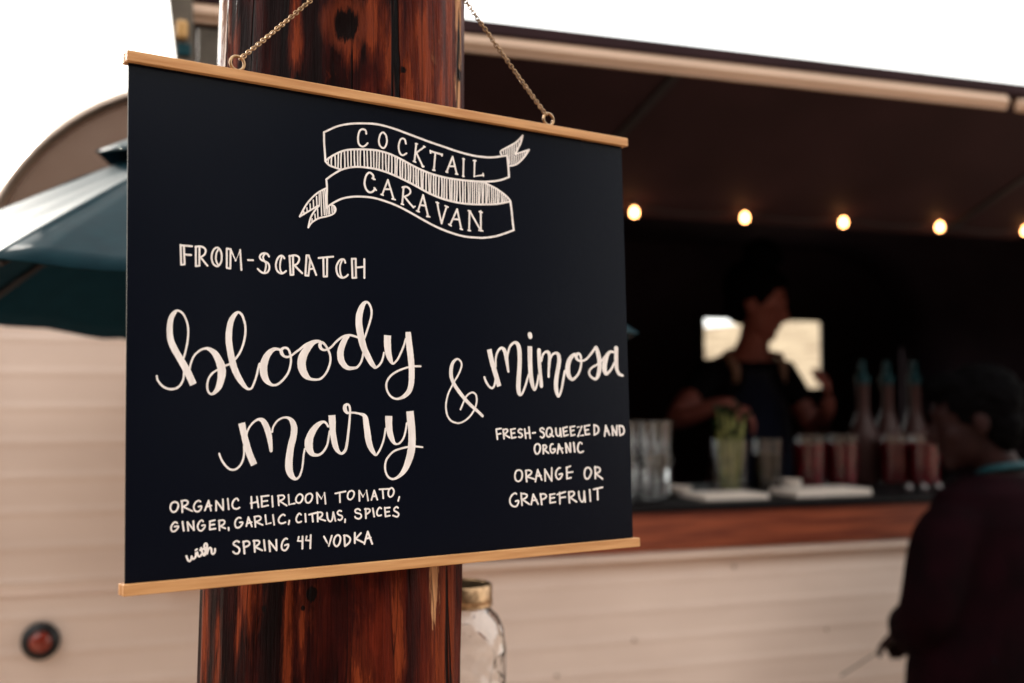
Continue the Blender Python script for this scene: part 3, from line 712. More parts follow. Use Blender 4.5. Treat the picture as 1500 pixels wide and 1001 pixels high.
for cx, cy, zz, rx, ry in ((1.125, -0.40, 0.58, 0.235, 0.155), (1.125, -0.40, 0.70, 0.242, 0.16), (1.13, -0.40, 0.84, 0.238, 0.155), (1.14, -0.40, 0.96, 0.215, 0.145), (1.155, -0.40, 1.08, 0.205, 0.145), (1.165, -0.395, 1.19, 0.215, 0.135), (1.17, -0.388, 1.262, 0.178, 0.112), (1.178, -0.38, 1.300, 0.092, 0.082)):
    for k_ in range(32):
        th = 2 * math.pi * k_ / 32
        fold = 1 + 0.02 * noise.noise((math.cos(th) * 3, math.sin(th) * 3, zz * 9))
        lv.append((cx + rx * fold * math.cos(th), cy + ry * fold * math.sin(th), zz))
for j_ in range(7):
    for k_ in range(32): lf_.append((j_ * 32 + k_, j_ * 32 + (k_ + 1) % 32, (j_ + 1) * 32 + (k_ + 1) % 32, (j_ + 1) * 32 + k_))
lf_ += [tuple(range(31, -1, -1)), tuple(range(224, 256))]
loft.add(lv, lf_)
shell('shirt', [('pelvis', 'waist', 1), ('waist', 'chest', 1), ('chest', 'yoke', 1), ('yoke', 'sr', 1), ('sr', 'er', 1), ('er', 'wr', 0.75), ('yoke', 'sl', 1), ('sl', 'el', 1), ('el', 'wl', 0.75)], nd, M['maroon_cloth'], cu, 0.030, None, 8, loft)
nd['seat'] = (V3((1.14, -0.40, 0.76)), (0.12, 0.12))
shell('trousers', [('seat', 'hipa', 1), ('hipa', 'kneea', 1), ('kneea', 'anka', 0.95), ('seat', 'hipb', 1), ('hipb', 'kneeb', 1), ('kneeb', 'ankb', 0.95)], nd, M['jeans'], cu, 0.014)
hr = MB(); hmx = Matrix.Translation(hc2) @ Matrix.Rotation(hf2, 4, 'Z') @ Matrix.Rotation(R(10), 4, 'Y')
hr.ball((-0.028, 0, 0.052), (0.108, 0.094, 0.092), 36, 24, hmx, hair_fn(9, 0.10, 12))
hr.ball((0.030, 0, 0.098), (0.075, 0.070, 0.036), 28, 16, hmx, hair_fn(9, 0.16, 15))
hr.ball((-0.062, 0, -0.015), (0.060, 0.078, 0.080), 28, 16, hmx, hair_fn(8, 0.12, 18))
ho = obj('hair', hr, M['hair'], cu, smooth=True)
rmm = ho.modifiers.new('fuse', 'REMESH'); rmm.mode = 'VOXEL'; rmm.voxel_size = 0.006; rmm.use_smooth_shade = True
k = MB(); k.torus((1.192, -0.380, 1.312), 0.062, 0.010, 32, 8, Matrix.Rotation(R(-14), 4, 'X')); obj('collar', k, M['teal_plastic'], cu, smooth=True)
# thin cane held low in the customer's hand
k = MB(); k.tube([V3((0.985, -0.205, 0.862)), V3((0.86, -0.25, 0.835)), V3((0.755, -0.29, 0.812))], 0.0020, 8)
ck = obj('straw', k, M['olive_metal'], None, smooth=True); ck.matrix_world = CM.copy()
tag(ck, 'thin dark stick held low in the hand of the customer', 'stick')

# ------------------------------------------------------------------ umbrella
UC = Vector((-0.42, 1.95, 0)); UR = 0.645; UZ = 1.623
um = thing('patio_umbrella', 'teal canvas patio umbrella with vented top behind the menu sign', 'umbrella', (UC.x, UC.y, 0))
ROT = R(28)
def rim(a, f=1.0):
    x, y = UR * f * math.cos(a), UR * f * math.sin(a)
    return Vector((x, y, 0))
AP = 1.985
def canopy_z(x, y, f): return AP + (UZ - AP) * (f ** 1.12) + (-0.055 * x - 0.046 * y)
def canopy(f0, f1, lift, sag, nr=10, na=10):
    mb = MB()
    for s8 in range(8):
        a0 = ROT + s8 * math.pi / 4; a1 = a0 + math.pi / 4
        vs, fs = [], []
        for j in range(nr + 1):
            f = f0 + (f1 - f0) * j / nr
            p0, p1 = rim(a0, f), rim(a1, f)
            for i in range(na + 1):
                u = i / na; p = p0.lerp(p1, u); bow = 4 * u * (1 - u)
                z_ = canopy_z(p.x, p.y, f) - sag * bow * f * (1 - 0.3 * f) + lift
                z_ += 0.004 * f * noise.noise((p.x * 9, p.y * 9, s8 * 3.1)) + 0.0035 * bow * f ** 2 * math.sin(u * 17 + j * 0.42 + s8 * 1.7) + 0.0025 * f ** 3 * noise.noise((p.x * 16, p.y * 16, s8))
                p = p * (1 - 0.012 * bow * (j / nr) ** 3)
                vs.append((p.x, p.y, z_))
        for j in range(nr):
            for i in range(na): fs.append((j * (na + 1) + i, j * (na + 1) + i + 1, (j + 1) * (na + 1) + i + 1, (j + 1) * (na + 1) + i))
        mb.add(vs, fs)
    return mb
ca = obj('canopy', canopy(0.12, 1.0, 0, 0.009, 14, 12), M['teal_cloth'], um, smooth=True, merge=True)
so = ca.modifiers.new('thick', 'SOLIDIFY'); so.thickness = 0.0025; ca.data.materials.append(M['teal_under']); so.material_offset = 1
ve = obj('vent', canopy(0.03, 0.44, 0.034, 0.012, 8, 8), M['teal_cloth'], um, smooth=True, merge=True)
so = ve.modifiers.new('thick', 'SOLIDIFY'); so.thickness = 0.0025; ve.data.materials.append(M['teal_under']); so.material_offset = 1
for s8 in range(8):
    a = ROT + s8 * math.pi / 4; k = MB()
    pts = []
    for f in (0.05, 0.4, 0.75, 0.985):
        p = rim(a, f); pts.append((p.x, p.y, canopy_z(p.x, p.y, f) - 0.010))
    k.tube(pts, 0.005, 8); rb = obj('rib', k, M['dark_metal'], um, smooth=True)
    k = MB(); p = rim(a, 0.55); k.tube([(0, 0, 1.72), (p.x, p.y, canopy_z(p.x, p.y, 0.55) - 0.018)], 0.004, 8); obj('strut', k, M['dark_metal'], rb, smooth=True)
k = MB(); k.tube([(0, 0, 0.02), (0, 0, AP + 0.02)], 0.019, 14); obj('pole', k, M['timber'], um, smooth=True)
k = MB(); k.lathe([(0.0, 0.0), (0.24, 0.0), (0.25, 0.02), (0.23, 0.05), (0.05, 0.075), (0.035, 0.30), (0.0, 0.30)], 32); obj('base', k, M['dark_metal'], um, smooth='auto')
k = MB(); k.lathe([(0.0, AP + 0.012), (0.028, AP + 0.02), (0.03, AP + 0.04), (0.016, AP + 0.052), (0.018, AP + 0.075), (0.0, AP + 0.088)], 18); obj('finial', k, M['timber'], um, smooth='auto')

# ------------------------------------------------------------------ log post with a small shelf and a nail
# knots (x, y, z, radius) and worn and lit-edge streaks (x, y, z, half width, half height, kind) on the face of the log
KNOTS = [(0.0250, -0.1008, 0.6154, 0.0129), (0.0744, -0.0812, 0.5793, 0.0031), (0.1224, -0.0084, 0.5950, 0.0047), (0.0013, -0.1207, 0.1086, 0.0047), (-0.0062, -0.1208, 0.0969, 0.0024), (-0.0413, -0.1139, 0.0950, 0.0024), (0.0572, -0.0930, 0.5365, 0.0031), (0.1040, -0.0527, 0.5206, 0.0039),]
WORN_AND_LIT = [(0.1048, -0.0640, 0.1068, 0.0056, 0.0237, 2), (0.1107, -0.0551, 0.0668, 0.0126, 0.0691, 1), (0.0741, -0.0979, 0.0664, 0.0036, 0.0512, 1),
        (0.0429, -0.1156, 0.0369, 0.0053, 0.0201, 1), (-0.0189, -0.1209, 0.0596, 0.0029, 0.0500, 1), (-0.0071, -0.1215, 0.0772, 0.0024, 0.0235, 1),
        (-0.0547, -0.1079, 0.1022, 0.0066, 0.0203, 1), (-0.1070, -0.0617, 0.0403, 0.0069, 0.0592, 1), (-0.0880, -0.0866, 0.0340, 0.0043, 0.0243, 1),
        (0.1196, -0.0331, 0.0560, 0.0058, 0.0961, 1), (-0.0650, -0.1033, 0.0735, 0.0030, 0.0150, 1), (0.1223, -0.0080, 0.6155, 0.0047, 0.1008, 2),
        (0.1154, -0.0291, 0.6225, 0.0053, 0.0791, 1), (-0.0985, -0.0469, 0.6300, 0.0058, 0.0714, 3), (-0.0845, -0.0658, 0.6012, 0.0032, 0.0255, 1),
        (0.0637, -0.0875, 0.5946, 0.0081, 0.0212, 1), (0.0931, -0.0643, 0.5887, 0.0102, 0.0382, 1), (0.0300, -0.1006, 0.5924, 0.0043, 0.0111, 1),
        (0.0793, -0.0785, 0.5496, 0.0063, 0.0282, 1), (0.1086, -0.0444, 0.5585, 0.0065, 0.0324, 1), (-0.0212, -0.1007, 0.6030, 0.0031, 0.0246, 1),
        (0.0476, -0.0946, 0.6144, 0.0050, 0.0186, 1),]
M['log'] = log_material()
PX, PY = -0.1747, 1.113
lg = MB(); SEG, ZN = 160, 170; vs, fs = [], []
for j in range(ZN + 1):
    z_ = -1.3 + j * (3.1 / ZN)       # local height, 0 is 1.22 m above the ground
    cx, cy = 0.0057 * z_, 0.031 * z_
    for i in range(SEG):
        a = 2 * math.pi * i / SEG; d = Vector((math.cos(a), math.sin(a), 0))
        r = 0.1245 - 0.0043 * z_
        r += 0.0022 * noise.noise((d.x * 1.6, d.y * 1.6, z_ * 2.2)) + 0.0028 * noise.noise((d.x * 7, d.y * 7, z_ * 1.6 + 5)) + 0.0020 * noise.noise((d.x * 20, d.y * 20, z_ * 4)) + 0.0006 * noise.noise((d.x * 60, d.y * 60, z_ * 9))
        for kx, ky, kz, kr in KNOTS[:2]:
            q = (Vector((cx + d.x * r - kx, cy + d.y * r - ky, (z_ - kz) * 0.6))).length / kr
            if q < 3: r += 0.0025 * math.exp(-((q - 1.3) ** 2) * 3) - 0.002 * math.exp(-q * q * 2)
        vs.append((cx + d.x * r, cy + d.y * r, z_))
for j in range(ZN):
    for i in range(SEG): fs.append((j * SEG + i, j * SEG + (i + 1) % SEG, (j + 1) * SEG + (i + 1) % SEG, (j + 1) * SEG + i))
fs += [tuple(range(SEG - 1, -1, -1)), tuple(range(ZN * SEG, (ZN + 1) * SEG))]
lg.add(vs, fs)
post = thing('log_post', 'thick varnished red brown log post with cracks and knots behind the menu sign', 'post', (PX, PY, 1.22))
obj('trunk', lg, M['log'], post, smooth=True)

# ------------------------------------------------------------------ hanging jar behind the post
JX, JY, JZ = -0.0685, 1.45, 1.090
sh = MB(); dv = Vector((JX - PX, JY - PY, 0)); dn = dv.normalized(); sv = Vector((-dn.y, dn.x, 0))
pa, pb = dn * 0.115, dn * (dv.length + 0.055)
sh.add([(q + sv * s2 * 0.05 + Vector((0, 0, zz))) for zz in (-0.158, -0.1305) for q in (pa, pb) for s2 in (-1, 1)], [(0, 1, 3, 2), (4, 6, 7, 5), (0, 4, 5, 1), (2, 3, 7, 6), (0, 2, 6, 4), (1, 5, 7, 3)])
obj('shelf', sh, M['timber'], post, bevel=0.003)
jar = thing('mason_jar', 'clear mason jar with brass screw lid beside the log post', 'jar', (JX, JY, JZ))
def quilt(d, zz): return 0.0
jp_out = [(0.0, 0.0), (0.046, 0.0), (0.054, 0.006), (0.0585, 0.02), (0.0615, 0.06), (0.0615, 0.095), (0.058, 0.118), (0.050, 0.134), (0.0425, 0.141), (0.0405, 0.146), (0.0405, 0.160)]
jp_in = [(0.0375, 0.160), (0.0375, 0.146), (0.040, 0.139), (0.047, 0.131), (0.0552, 0.116), (0.0588, 0.095), (0.0588, 0.06), (0.0555, 0.022), (0.05, 0.009), (0.0, 0.007)]
k = MB(); k.lathe(jp_out + jp_in, 48)
gq = M['glass'].copy(); gq.name = 'quilted glass'; t_ = gq.node_tree
tc_ = t_.nodes.new('ShaderNodeTexCoord'); vo_ = t_.nodes.new('ShaderNodeTexVoronoi'); vo_.inputs['Scale'].default_value = 38
bp_ = t_.nodes.new('ShaderNodeBump'); bp_.inputs['Strength'].default_value = 0.9; bp_.inputs['Distance'].default_value = 0.004
t_.links.new(tc_.outputs['Object'], vo_.inputs['Vector']); t_.links.new(vo_.outputs['Distance'], bp_.inputs['Height'])
t_.links.new(bp_.outputs[0], t_.nodes['Principled BSDF'].inputs['Normal'])
obj('jar_body', k, gq, jar, smooth='auto')
k = MB(); k.lathe([(0.0435, 0.146), (0.0445, 0.148), (0.0435, 0.151), (0.0445, 0.154), (0.0435, 0.157), (0.0435, 0.171), (0.0415, 0.1735), (0.036, 0.1735), (0.0355, 0.1725), (0.0, 0.1725), (0.0, 0.1710), (0.0415, 0.1705), (0.0418, 0.148)], 40)
obj('lid', k, M['brass'], jar, smooth='auto')

# ------------------------------------------------------------------ the hanging menu sign
SX = Vector((0.81545241, 0.5788143, -0.00337276)); SZ = Vector((-0.02116255, 0.03563651, 0.99914072)); SN = Vector((0.57843713, -0.81468034, 0.04130906))
SC = Vector((-0.08895395, 1.01938962, 1.55815184))
sign = thing('menu_sign', 'black hanging menu board with hand lettered drinks and wooden rails', 'sign')
mw = Matrix.Identity(4)
for i in range(3): mw[i][0], mw[i][1], mw[i][2], mw[i][3] = SX[i], -SN[i], SZ[i], SC[i]
sign.matrix_world = mw
k = MB(); k.box(-0.254, 0.254, 0.0, 0.0012, -0.2085, 0.2085); obj('sheet', k, M['board'], sign)
for nm, z0, z1 in (('top_rail', 0.2015, 0.2101), ('bottom_rail', -0.2096, -0.2008)):
    k = MB(); k.box(-0.2568, 0.2580, -0.0062, -0.0003, z0, z1); k.box(-0.2568, 0.2580, 0.0015, 0.0075, z0, z1)
    obj(nm, k, M['bar_wood'], sign, bevel=0.0007)
HOOK = Vector((0.002, 0.004, 0.391))
for sx_ in (-1, 1):
    rx = -0.1645 if sx_ < 0 else 0.1595
    k = MB(); k.torus((rx, 0.0006, 0.2172), 0.0060, 0.00135, 32, 10, Matrix.Rotation(R(90), 4, 'X'))
    k.tube([(rx, 0.0006, 0.2035), (rx, 0.0006, 0.2114)], 0.0011, 8)
    rg = obj('ring', k, M['brass'], sign, smooth=True)
    a = Vector((rx - sx_ * 0.0035, 0.0006, 0.2222)); d = HOOK - a; ln = d.length; d.normalize()
    k = MB(); n_ = int(ln / 0.0031); side = Vector((0, 1, 0)); up_ = d.cross(side).normalized(); side = up_.cross(d)
    for i in range(n_ + 1):
        f = i / n_; sagv = Vector((0, 0, -0.003 * 4 * f * (1 - f)))
        tw = R(62 if i % 2 else -18) + 0.25 * math.sin(i * 0.9)
        e1 = side * math.cos(tw) + up_ * math.sin(tw); e2 = d.cross(e1)
        m_ = Matrix.Identity(4)
        for q in range(3): m_[q][0], m_[q][1], m_[q][2] = d[q], e1[q], e2[q]
        k.torus(a + d * (ln * f) + sagv, 0.00185, 0.00056, 14, 6, m_, sx=1.3)
    obj('chain', k, M['brass'], sign, smooth=True)
hk = mw @ HOOK
k = MB(); k.tube([hk - Vector((PX, PY, 1.22)) + Vector((-0.004, -0.02, 0.002)), hk - Vector((PX, PY, 1.22)) + Vector((0.01, 0.06, -0.004))], 0.0022, 10)
obj('nail', k, M['dark_metal'], post, smooth=True)

# marker strokes on the sign: kind, then x,z,width triples in tenths of a millimetre
STROKES = [
    ('ribbon_drawing', '''c -862,1696,17,-813,1724,17,-747,1761,17,-668,1791,17,-574,1815,18,-466,1832,18,-356,1842,19,-252,1837,19,-147,1823,20,-48,1804,20,66,1782,20,211,1754,20,359,1730,20,471,1711,20,584,1696,20,699,1688,20,816,1690,20,895,1698,19,975,1714,19,1079,1741,19
c 1079,1741,24,1087,1660,24,1092,1594,24,1094,1534,24
c 1097,1531,19,1009,1494,19,929,1472,19,811,1452,19,694,1443,19,541,1437,19,390,1439,19,243,1454,20,133,1477,20,26,1509,20,-81,1548,20,-151,1571,20,-221,1589,19,-325,1603,19,-428,1600,18,-529,1589,18,-630,1572,17,-710,1542,17,-789,1495,17,-848,1449,17
c -862,1696,19,-861,1600,19,-855,1517,19,-851,1445,19
c -851,1442,18,-816,1413,18,-764,1399,17,-705,1388,17
c -846,1281,17,-791,1326,17,-712,1378,17,-645,1407,17,-565,1428,18,-477,1435,18,-361,1434,19,-258,1419,19,-153,1394,20,-83,1372,20,-13,1350,20,59,1324,20,130,1296,20,203,1271,20,312,1243,20,424,1226,20,536,1218,19,651,1220,19,767,1229,19,924,1248,19,1028,1272,19,1100,1293,19
c 803,1444,20,873,1422,20,951,1395,20,1022,1359,21,1077,1325,22,1104,1295,22
c 1104,1295,24,1118,1196,24,1127,1097,24,1137,1018,24
c -832,1046,17,-767,1092,17,-688,1133,17,-594,1158,17,-500,1169,18,-399,1171,18,-296,1158,19,-157,1127,19,-17,1078,20,126,1020,20,270,967,20,418,929,20,568,906,19,721,907,19,798,913,19,916,936,19,1036,976,19,1140,1018,19
c -843,1280,19,-838,1213,19,-841,1123,19,-840,1036,19
c -845,1206,15,-909,1169,15,-973,1115,15,-1037,1037,16,-1094,935,16
c -1094,935,15,-1025,980,15,-961,1021,15,-913,1050,15
c -915,1047,16,-955,998,16,-993,935,16,-1016,848,16
c -1016,848,16,-981,895,15,-917,937,15,-839,962,15,-781,988,15,-757,1024,17,-767,1053,18,-796,1065,17
c -1058,982,12,-1055,956,12
c -1028,1015,12,-1025,978,12
c -998,1053,12,-995,1000,12
c -968,1089,12,-965,1021,12
c -937,1125,12,-934,1036,12
c -912,1154,12,-911,1044,12
c -897,1168,12,-890,963,12
c -876,1182,12,-864,972,12
c -859,1193,12,-847,974,12
c -981,925,12,-982,901,12
c -954,969,12,-950,925,12
c -928,1016,12,-926,942,12
c -833,1034,12,-829,981,12
c -818,1042,12,-814,985,12
c -793,1050,12,-790,997,12
c -775,1046,12,-771,1007,12
c 1011,1739,22,1000,1763,21,1016,1782,17,1106,1834,17,1189,1885,18,1268,1960,18
c 1268,1960,21,1242,1882,20,1212,1831,20,1177,1766,20
c 1177,1766,17,1260,1797,17,1343,1831,17
c 1343,1831,19,1283,1752,19,1208,1682,18,1150,1651,17,1093,1638,17
c 1034,1787,13,1036,1748,13
c 1057,1800,13,1060,1756,13
c 1080,1813,13,1080,1750,13
c 1102,1826,13,1102,1662,13
c 1126,1838,13,1124,1657,13
c 1147,1853,13,1145,1659,13
c 1169,1866,13,1167,1758,13
c 1167,1744,13,1168,1667,13
c 1193,1879,13,1191,1798,13
c 1190,1757,13,1191,1680,13
c 1218,1896,13,1217,1845,13
c 1215,1767,13,1215,1695,13
c 1242,1919,13,1239,1882,13
c 1240,1777,13,1238,1716,13
c 1264,1787,13,1262,1743,13
c 1287,1797,13,1285,1769,13
c 1310,1806,13,1307,1793,13
c -821,1468,13,-825,1445,13,-824,1423,14
c -791,1491,13,-796,1450,14,-795,1410,14
c -760,1510,14,-757,1455,14,-757,1400,14
c -727,1529,14,-729,1462,14,-732,1395,14
c -698,1544,14,-703,1467,14,-703,1391,14
c -669,1555,14,-665,1479,14,-665,1403,14
c -635,1568,14,-636,1490,14,-633,1413,14
c -605,1574,14,-604,1497,14,-605,1420,14
c -571,1580,14,-572,1504,14,-568,1429,14
c -539,1585,14,-538,1509,14,-538,1432,14
c -509,1589,14,-513,1512,14,-512,1435,14
c -474,1593,14,-472,1515,14,-472,1438,14
c -444,1596,14,-442,1517,14,-440,1437,14
c -409,1598,14,-407,1518,14,-406,1437,14
c -377,1599,14,-378,1518,14,-378,1437,14
c -347,1600,14,-348,1517,14,-352,1435,14
c -319,1599,14,-322,1516,14,-326,1431,14
c -288,1596,14,-289,1510,14,-290,1426,14
c -256,1592,15,-257,1505,15,-252,1420,15
c -224,1588,15,-227,1501,15,-231,1414,14
c -194,1580,15,-194,1493,15,-197,1406,15
c -162,1572,15,-160,1485,15,-164,1399,15
c -138,1564,15,-143,1478,15,-146,1394,15
c -108,1554,15,-111,1468,15,-109,1382,15
c -82,1546,15,-86,1460,15,-89,1376,15
c -57,1537,15,-54,1452,15,-57,1366,15
c -27,1525,15,-23,1441,15,-27,1356,15
c -2,1516,15,-2,1434,15,-8,1350,15
c 27,1506,15,29,1423,15,24,1339,15
c 56,1498,15,55,1412,15,57,1327,15
c 82,1490,15,77,1404,15,79,1319,15
c 109,1482,15,110,1394,15,112,1306,15
c 134,1475,15,127,1387,15,125,1301,15
c 164,1468,15,160,1378,15,159,1289,15
c 190,1462,15,191,1369,15,193,1277,15
c 216,1457,15,209,1365,15,207,1272,15
c 243,1451,15,239,1357,15,241,1264,15
c 268,1449,15,264,1353,15,264,1258,15
c 300,1445,15,296,1348,15,291,1251,15
c 331,1442,16,332,1343,15,326,1244,15
c 360,1439,15,355,1339,15,352,1240,15
c 385,1437,16,381,1336,16,380,1235,16
c 417,1436,16,417,1333,16,418,1229,16
c 443,1436,16,438,1332,16,436,1228,16
c 471,1435,16,469,1331,16,463,1226,16
c 497,1435,16,496,1330,16,487,1224,16
c 527,1435,16,527,1328,16,530,1222,16
c 560,1435,16,561,1328,16,558,1221,16
c 591,1436,13,586,1328,13,587,1222,13
c 619,1437,13,622,1331,13,619,1222,13
c 643,1439,13,641,1331,13,636,1223,13
c 667,1440,13,668,1332,13,665,1224,13
c 690,1440,13,690,1333,13,687,1225,13
c 711,1441,13,715,1335,13,712,1227,13
c 731,1441,13,736,1336,13,733,1229,13
c 754,1441,13,752,1335,13,743,1230,13
c 775,1442,13,778,1337,13,777,1233,13
c 796,1441,13,792,1338,13,786,1234,13
c 818,1437,13,821,1338,13,817,1238,13
c 839,1430,13,837,1335,13,828,1239,13
c 859,1424,13,856,1333,13,860,1243,13
c 884,1416,14,886,1331,13,883,1246,13
c 906,1408,13,905,1328,13,908,1249,14
c 930,1400,14,930,1326,13,924,1251,13
c 954,1390,14,952,1324,14,951,1257,14
c 974,1380,14,971,1321,13,965,1260,13
c 997,1368,14,999,1319,14,1000,1269,14
c 1018,1358,14,1018,1315,14,1014,1271,14
c 1041,1345,14,1040,1311,13,1032,1276,13
c 1066,1329,14,1063,1306,13,1058,1283,13'''),
    ('lettering', '''c -450,1742,19,-456,1769,19,-487,1777,17,-517,1754,17,-532,1700,18,-529,1651,19,-515,1628,19,-489,1619,17,-461,1632,16,-437,1657,17
o -281,1778,16,-307,1755,17,-323,1703,18,-318,1661,19,-297,1637,18,-276,1634,16,-255,1657,17,-242,1702,18,-250,1751,19,-267,1770,19
c -46,1706,19,-56,1740,19,-78,1749,17,-103,1733,17,-121,1681,18,-118,1631,19,-101,1600,19,-76,1595,16,-40,1617,16
p 63,1718,19,41,1550,19
p 148,1700,16,62,1635,16
p 64,1632,20,130,1514,20
p 212,1670,18,339,1653,18
p 265,1655,19,247,1496,19
p 454,1647,19,385,1495,19
p 454,1647,20,497,1489,20
p 414,1553,17,477,1560,17
p 54,1718,15,76,1718,15
p 28,1552,15,54,1547,15
p 155,1701,16,141,1706,16
p 120,1517,15,140,1517,15
p 212,1674,17,214,1652,17
p 339,1657,17,336,1642,17
p 234,1496,15,259,1495,15
p 377,1497,15,397,1494,15
p 483,1489,15,508,1488,15
p 576,1643,20,568,1476,19
p 700,1642,20,692,1490,20,797,1515,16
p 684,1640,15,715,1641,15
p 793,1528,17,796,1506,17
p 566,1642,15,585,1641,15
p 560,1476,14,578,1476,14
c -383,1340,20,-389,1376,21,-423,1393,18,-452,1369,18,-468,1327,19,-472,1284,20,-459,1243,20,-436,1220,20,-408,1218,18,-381,1236,18,-370,1256,19
p -377,1261,16,-357,1242,16
p -397,1345,15,-368,1338,15
p -238,1348,17,-297,1208,17
p -238,1348,19,-181,1180,19
p -267,1261,16,-211,1267,16
p -309,1209,15,-286,1205,15
p -199,1181,15,-165,1177,15
c -77,1297,19,-86,1215,19,-94,1144,19
c -88,1300,16,-49,1307,17,-14,1290,19,-7,1261,18,-29,1235,16,-77,1213,16
c -68,1214,19,-16,1160,19,23,1126,19
p -104,1144,15,-80,1141,15
p 20,1123,14,40,1137,14
p -93,1295,14,-63,1300,14
p 127,1249,18,69,1093,18
p 127,1249,20,177,1058,20
p 95,1154,17,148,1154,17
p 55,1098,15,84,1091,15
p 161,1056,15,195,1055,15
c 278,1196,20,292,1115,20,321,1006,20
c 321,1006,19,346,1082,19,378,1168,19
p 264,1197,15,292,1193,15
p 361,1174,16,394,1165,16
p 493,1155,19,412,999,19
p 493,1155,20,535,971,20
p 446,1058,17,516,1060,17
p 398,1005,16,425,993,16
p 522,973,15,548,968,15
p 630,1151,20,622,966,20
p 632,1152,20,752,979,21
p 757,1161,21,755,978,21
p 615,1153,15,643,1149,15
p 740,1157,16,774,1152,16
p 611,968,15,639,966,15
p 732,978,15,778,976,15
p -2121,609,16,-2115,452,16
p -2115,450,15,-2089,455,15
p -2095,605,16,-2088,457,16
p -2121,605,16,-2028,605,16
p -2089,534,16,-2035,534,16
p -1997,605,16,-1996,448,16
p -1996,448,15,-1965,453,15
p -1967,603,16,-1968,453,16
c -2000,601,15,-1968,609,16,-1934,603,16,-1916,581,16,-1925,547,15,-1959,521,15
p -1955,518,16,-1901,457,16
o -1825,611,15,-1850,590,15,-1865,546,16,-1863,501,16,-1849,472,16,-1823,458,16,-1800,472,15,-1784,507,16,-1783,557,16,-1793,590,17,-1809,607,17
c -1810,597,14,-1826,565,14,-1831,520,15,-1823,488,15,-1810,469,15
p -1739,609,16,-1739,452,16
p -1739,451,16,-1710,447,16
p -1707,605,16,-1709,448,16
p -1740,608,16,-1705,607,16
p -1707,605,17,-1664,516,16,-1625,606,17,-1615,443,17
p -1558,528,16,-1514,530,16
c -1374,571,17,-1388,590,17,-1415,596,16,-1445,583,16,-1455,558,17,-1440,538,17,-1404,526,17,-1377,508,17,-1371,474,17,-1386,440,16,-1419,429,16,-1449,440,17,-1473,461,17
c -1406,593,14,-1426,565,15,-1417,534,15,-1401,509,15,-1404,466,15,-1415,434,14
c -1236,567,18,-1251,584,17,-1276,583,16,-1300,554,17,-1313,507,17,-1307,467,17,-1286,443,17,-1255,437,16,-1221,460,16
c -1259,579,15,-1273,533,15,-1276,486,15,-1270,458,15,-1255,441,15
p -1190,590,18,-1181,430,18
p -1181,429,16,-1155,433,16
p -1159,590,18,-1156,434,18
c -1193,587,16,-1140,599,17,-1106,586,18,-1103,557,17,-1122,527,16,-1153,512,16
c -1145,513,18,-1110,481,18,-1075,451,18
p -1034,606,18,-1046,435,18
p -1046,434,17,-1017,434,17
p -1001,564,18,-1018,435,18
p -1034,606,17,-1011,607,17
p -1016,607,18,-983,536,18,-946,445,18
p -1003,491,16,-971,497,16
p -922,592,17,-784,614,17
p -878,592,18,-876,435,18
p -842,598,18,-845,439,18
p -876,435,17,-845,439,17
c -670,570,19,-680,595,18,-706,596,17,-732,576,17,-755,528,18,-749,475,19,-727,444,18,-694,436,17,-661,450,17,-645,466,17
c -698,591,15,-718,543,16,-720,495,16,-710,454,16,-696,438,16
p -605,608,19,-601,442,19
p -601,441,17,-563,446,17
p -568,611,19,-567,445,19
p -606,607,17,-567,612,17
p -561,535,17,-491,546,17
p -483,614,19,-485,449,19'''),
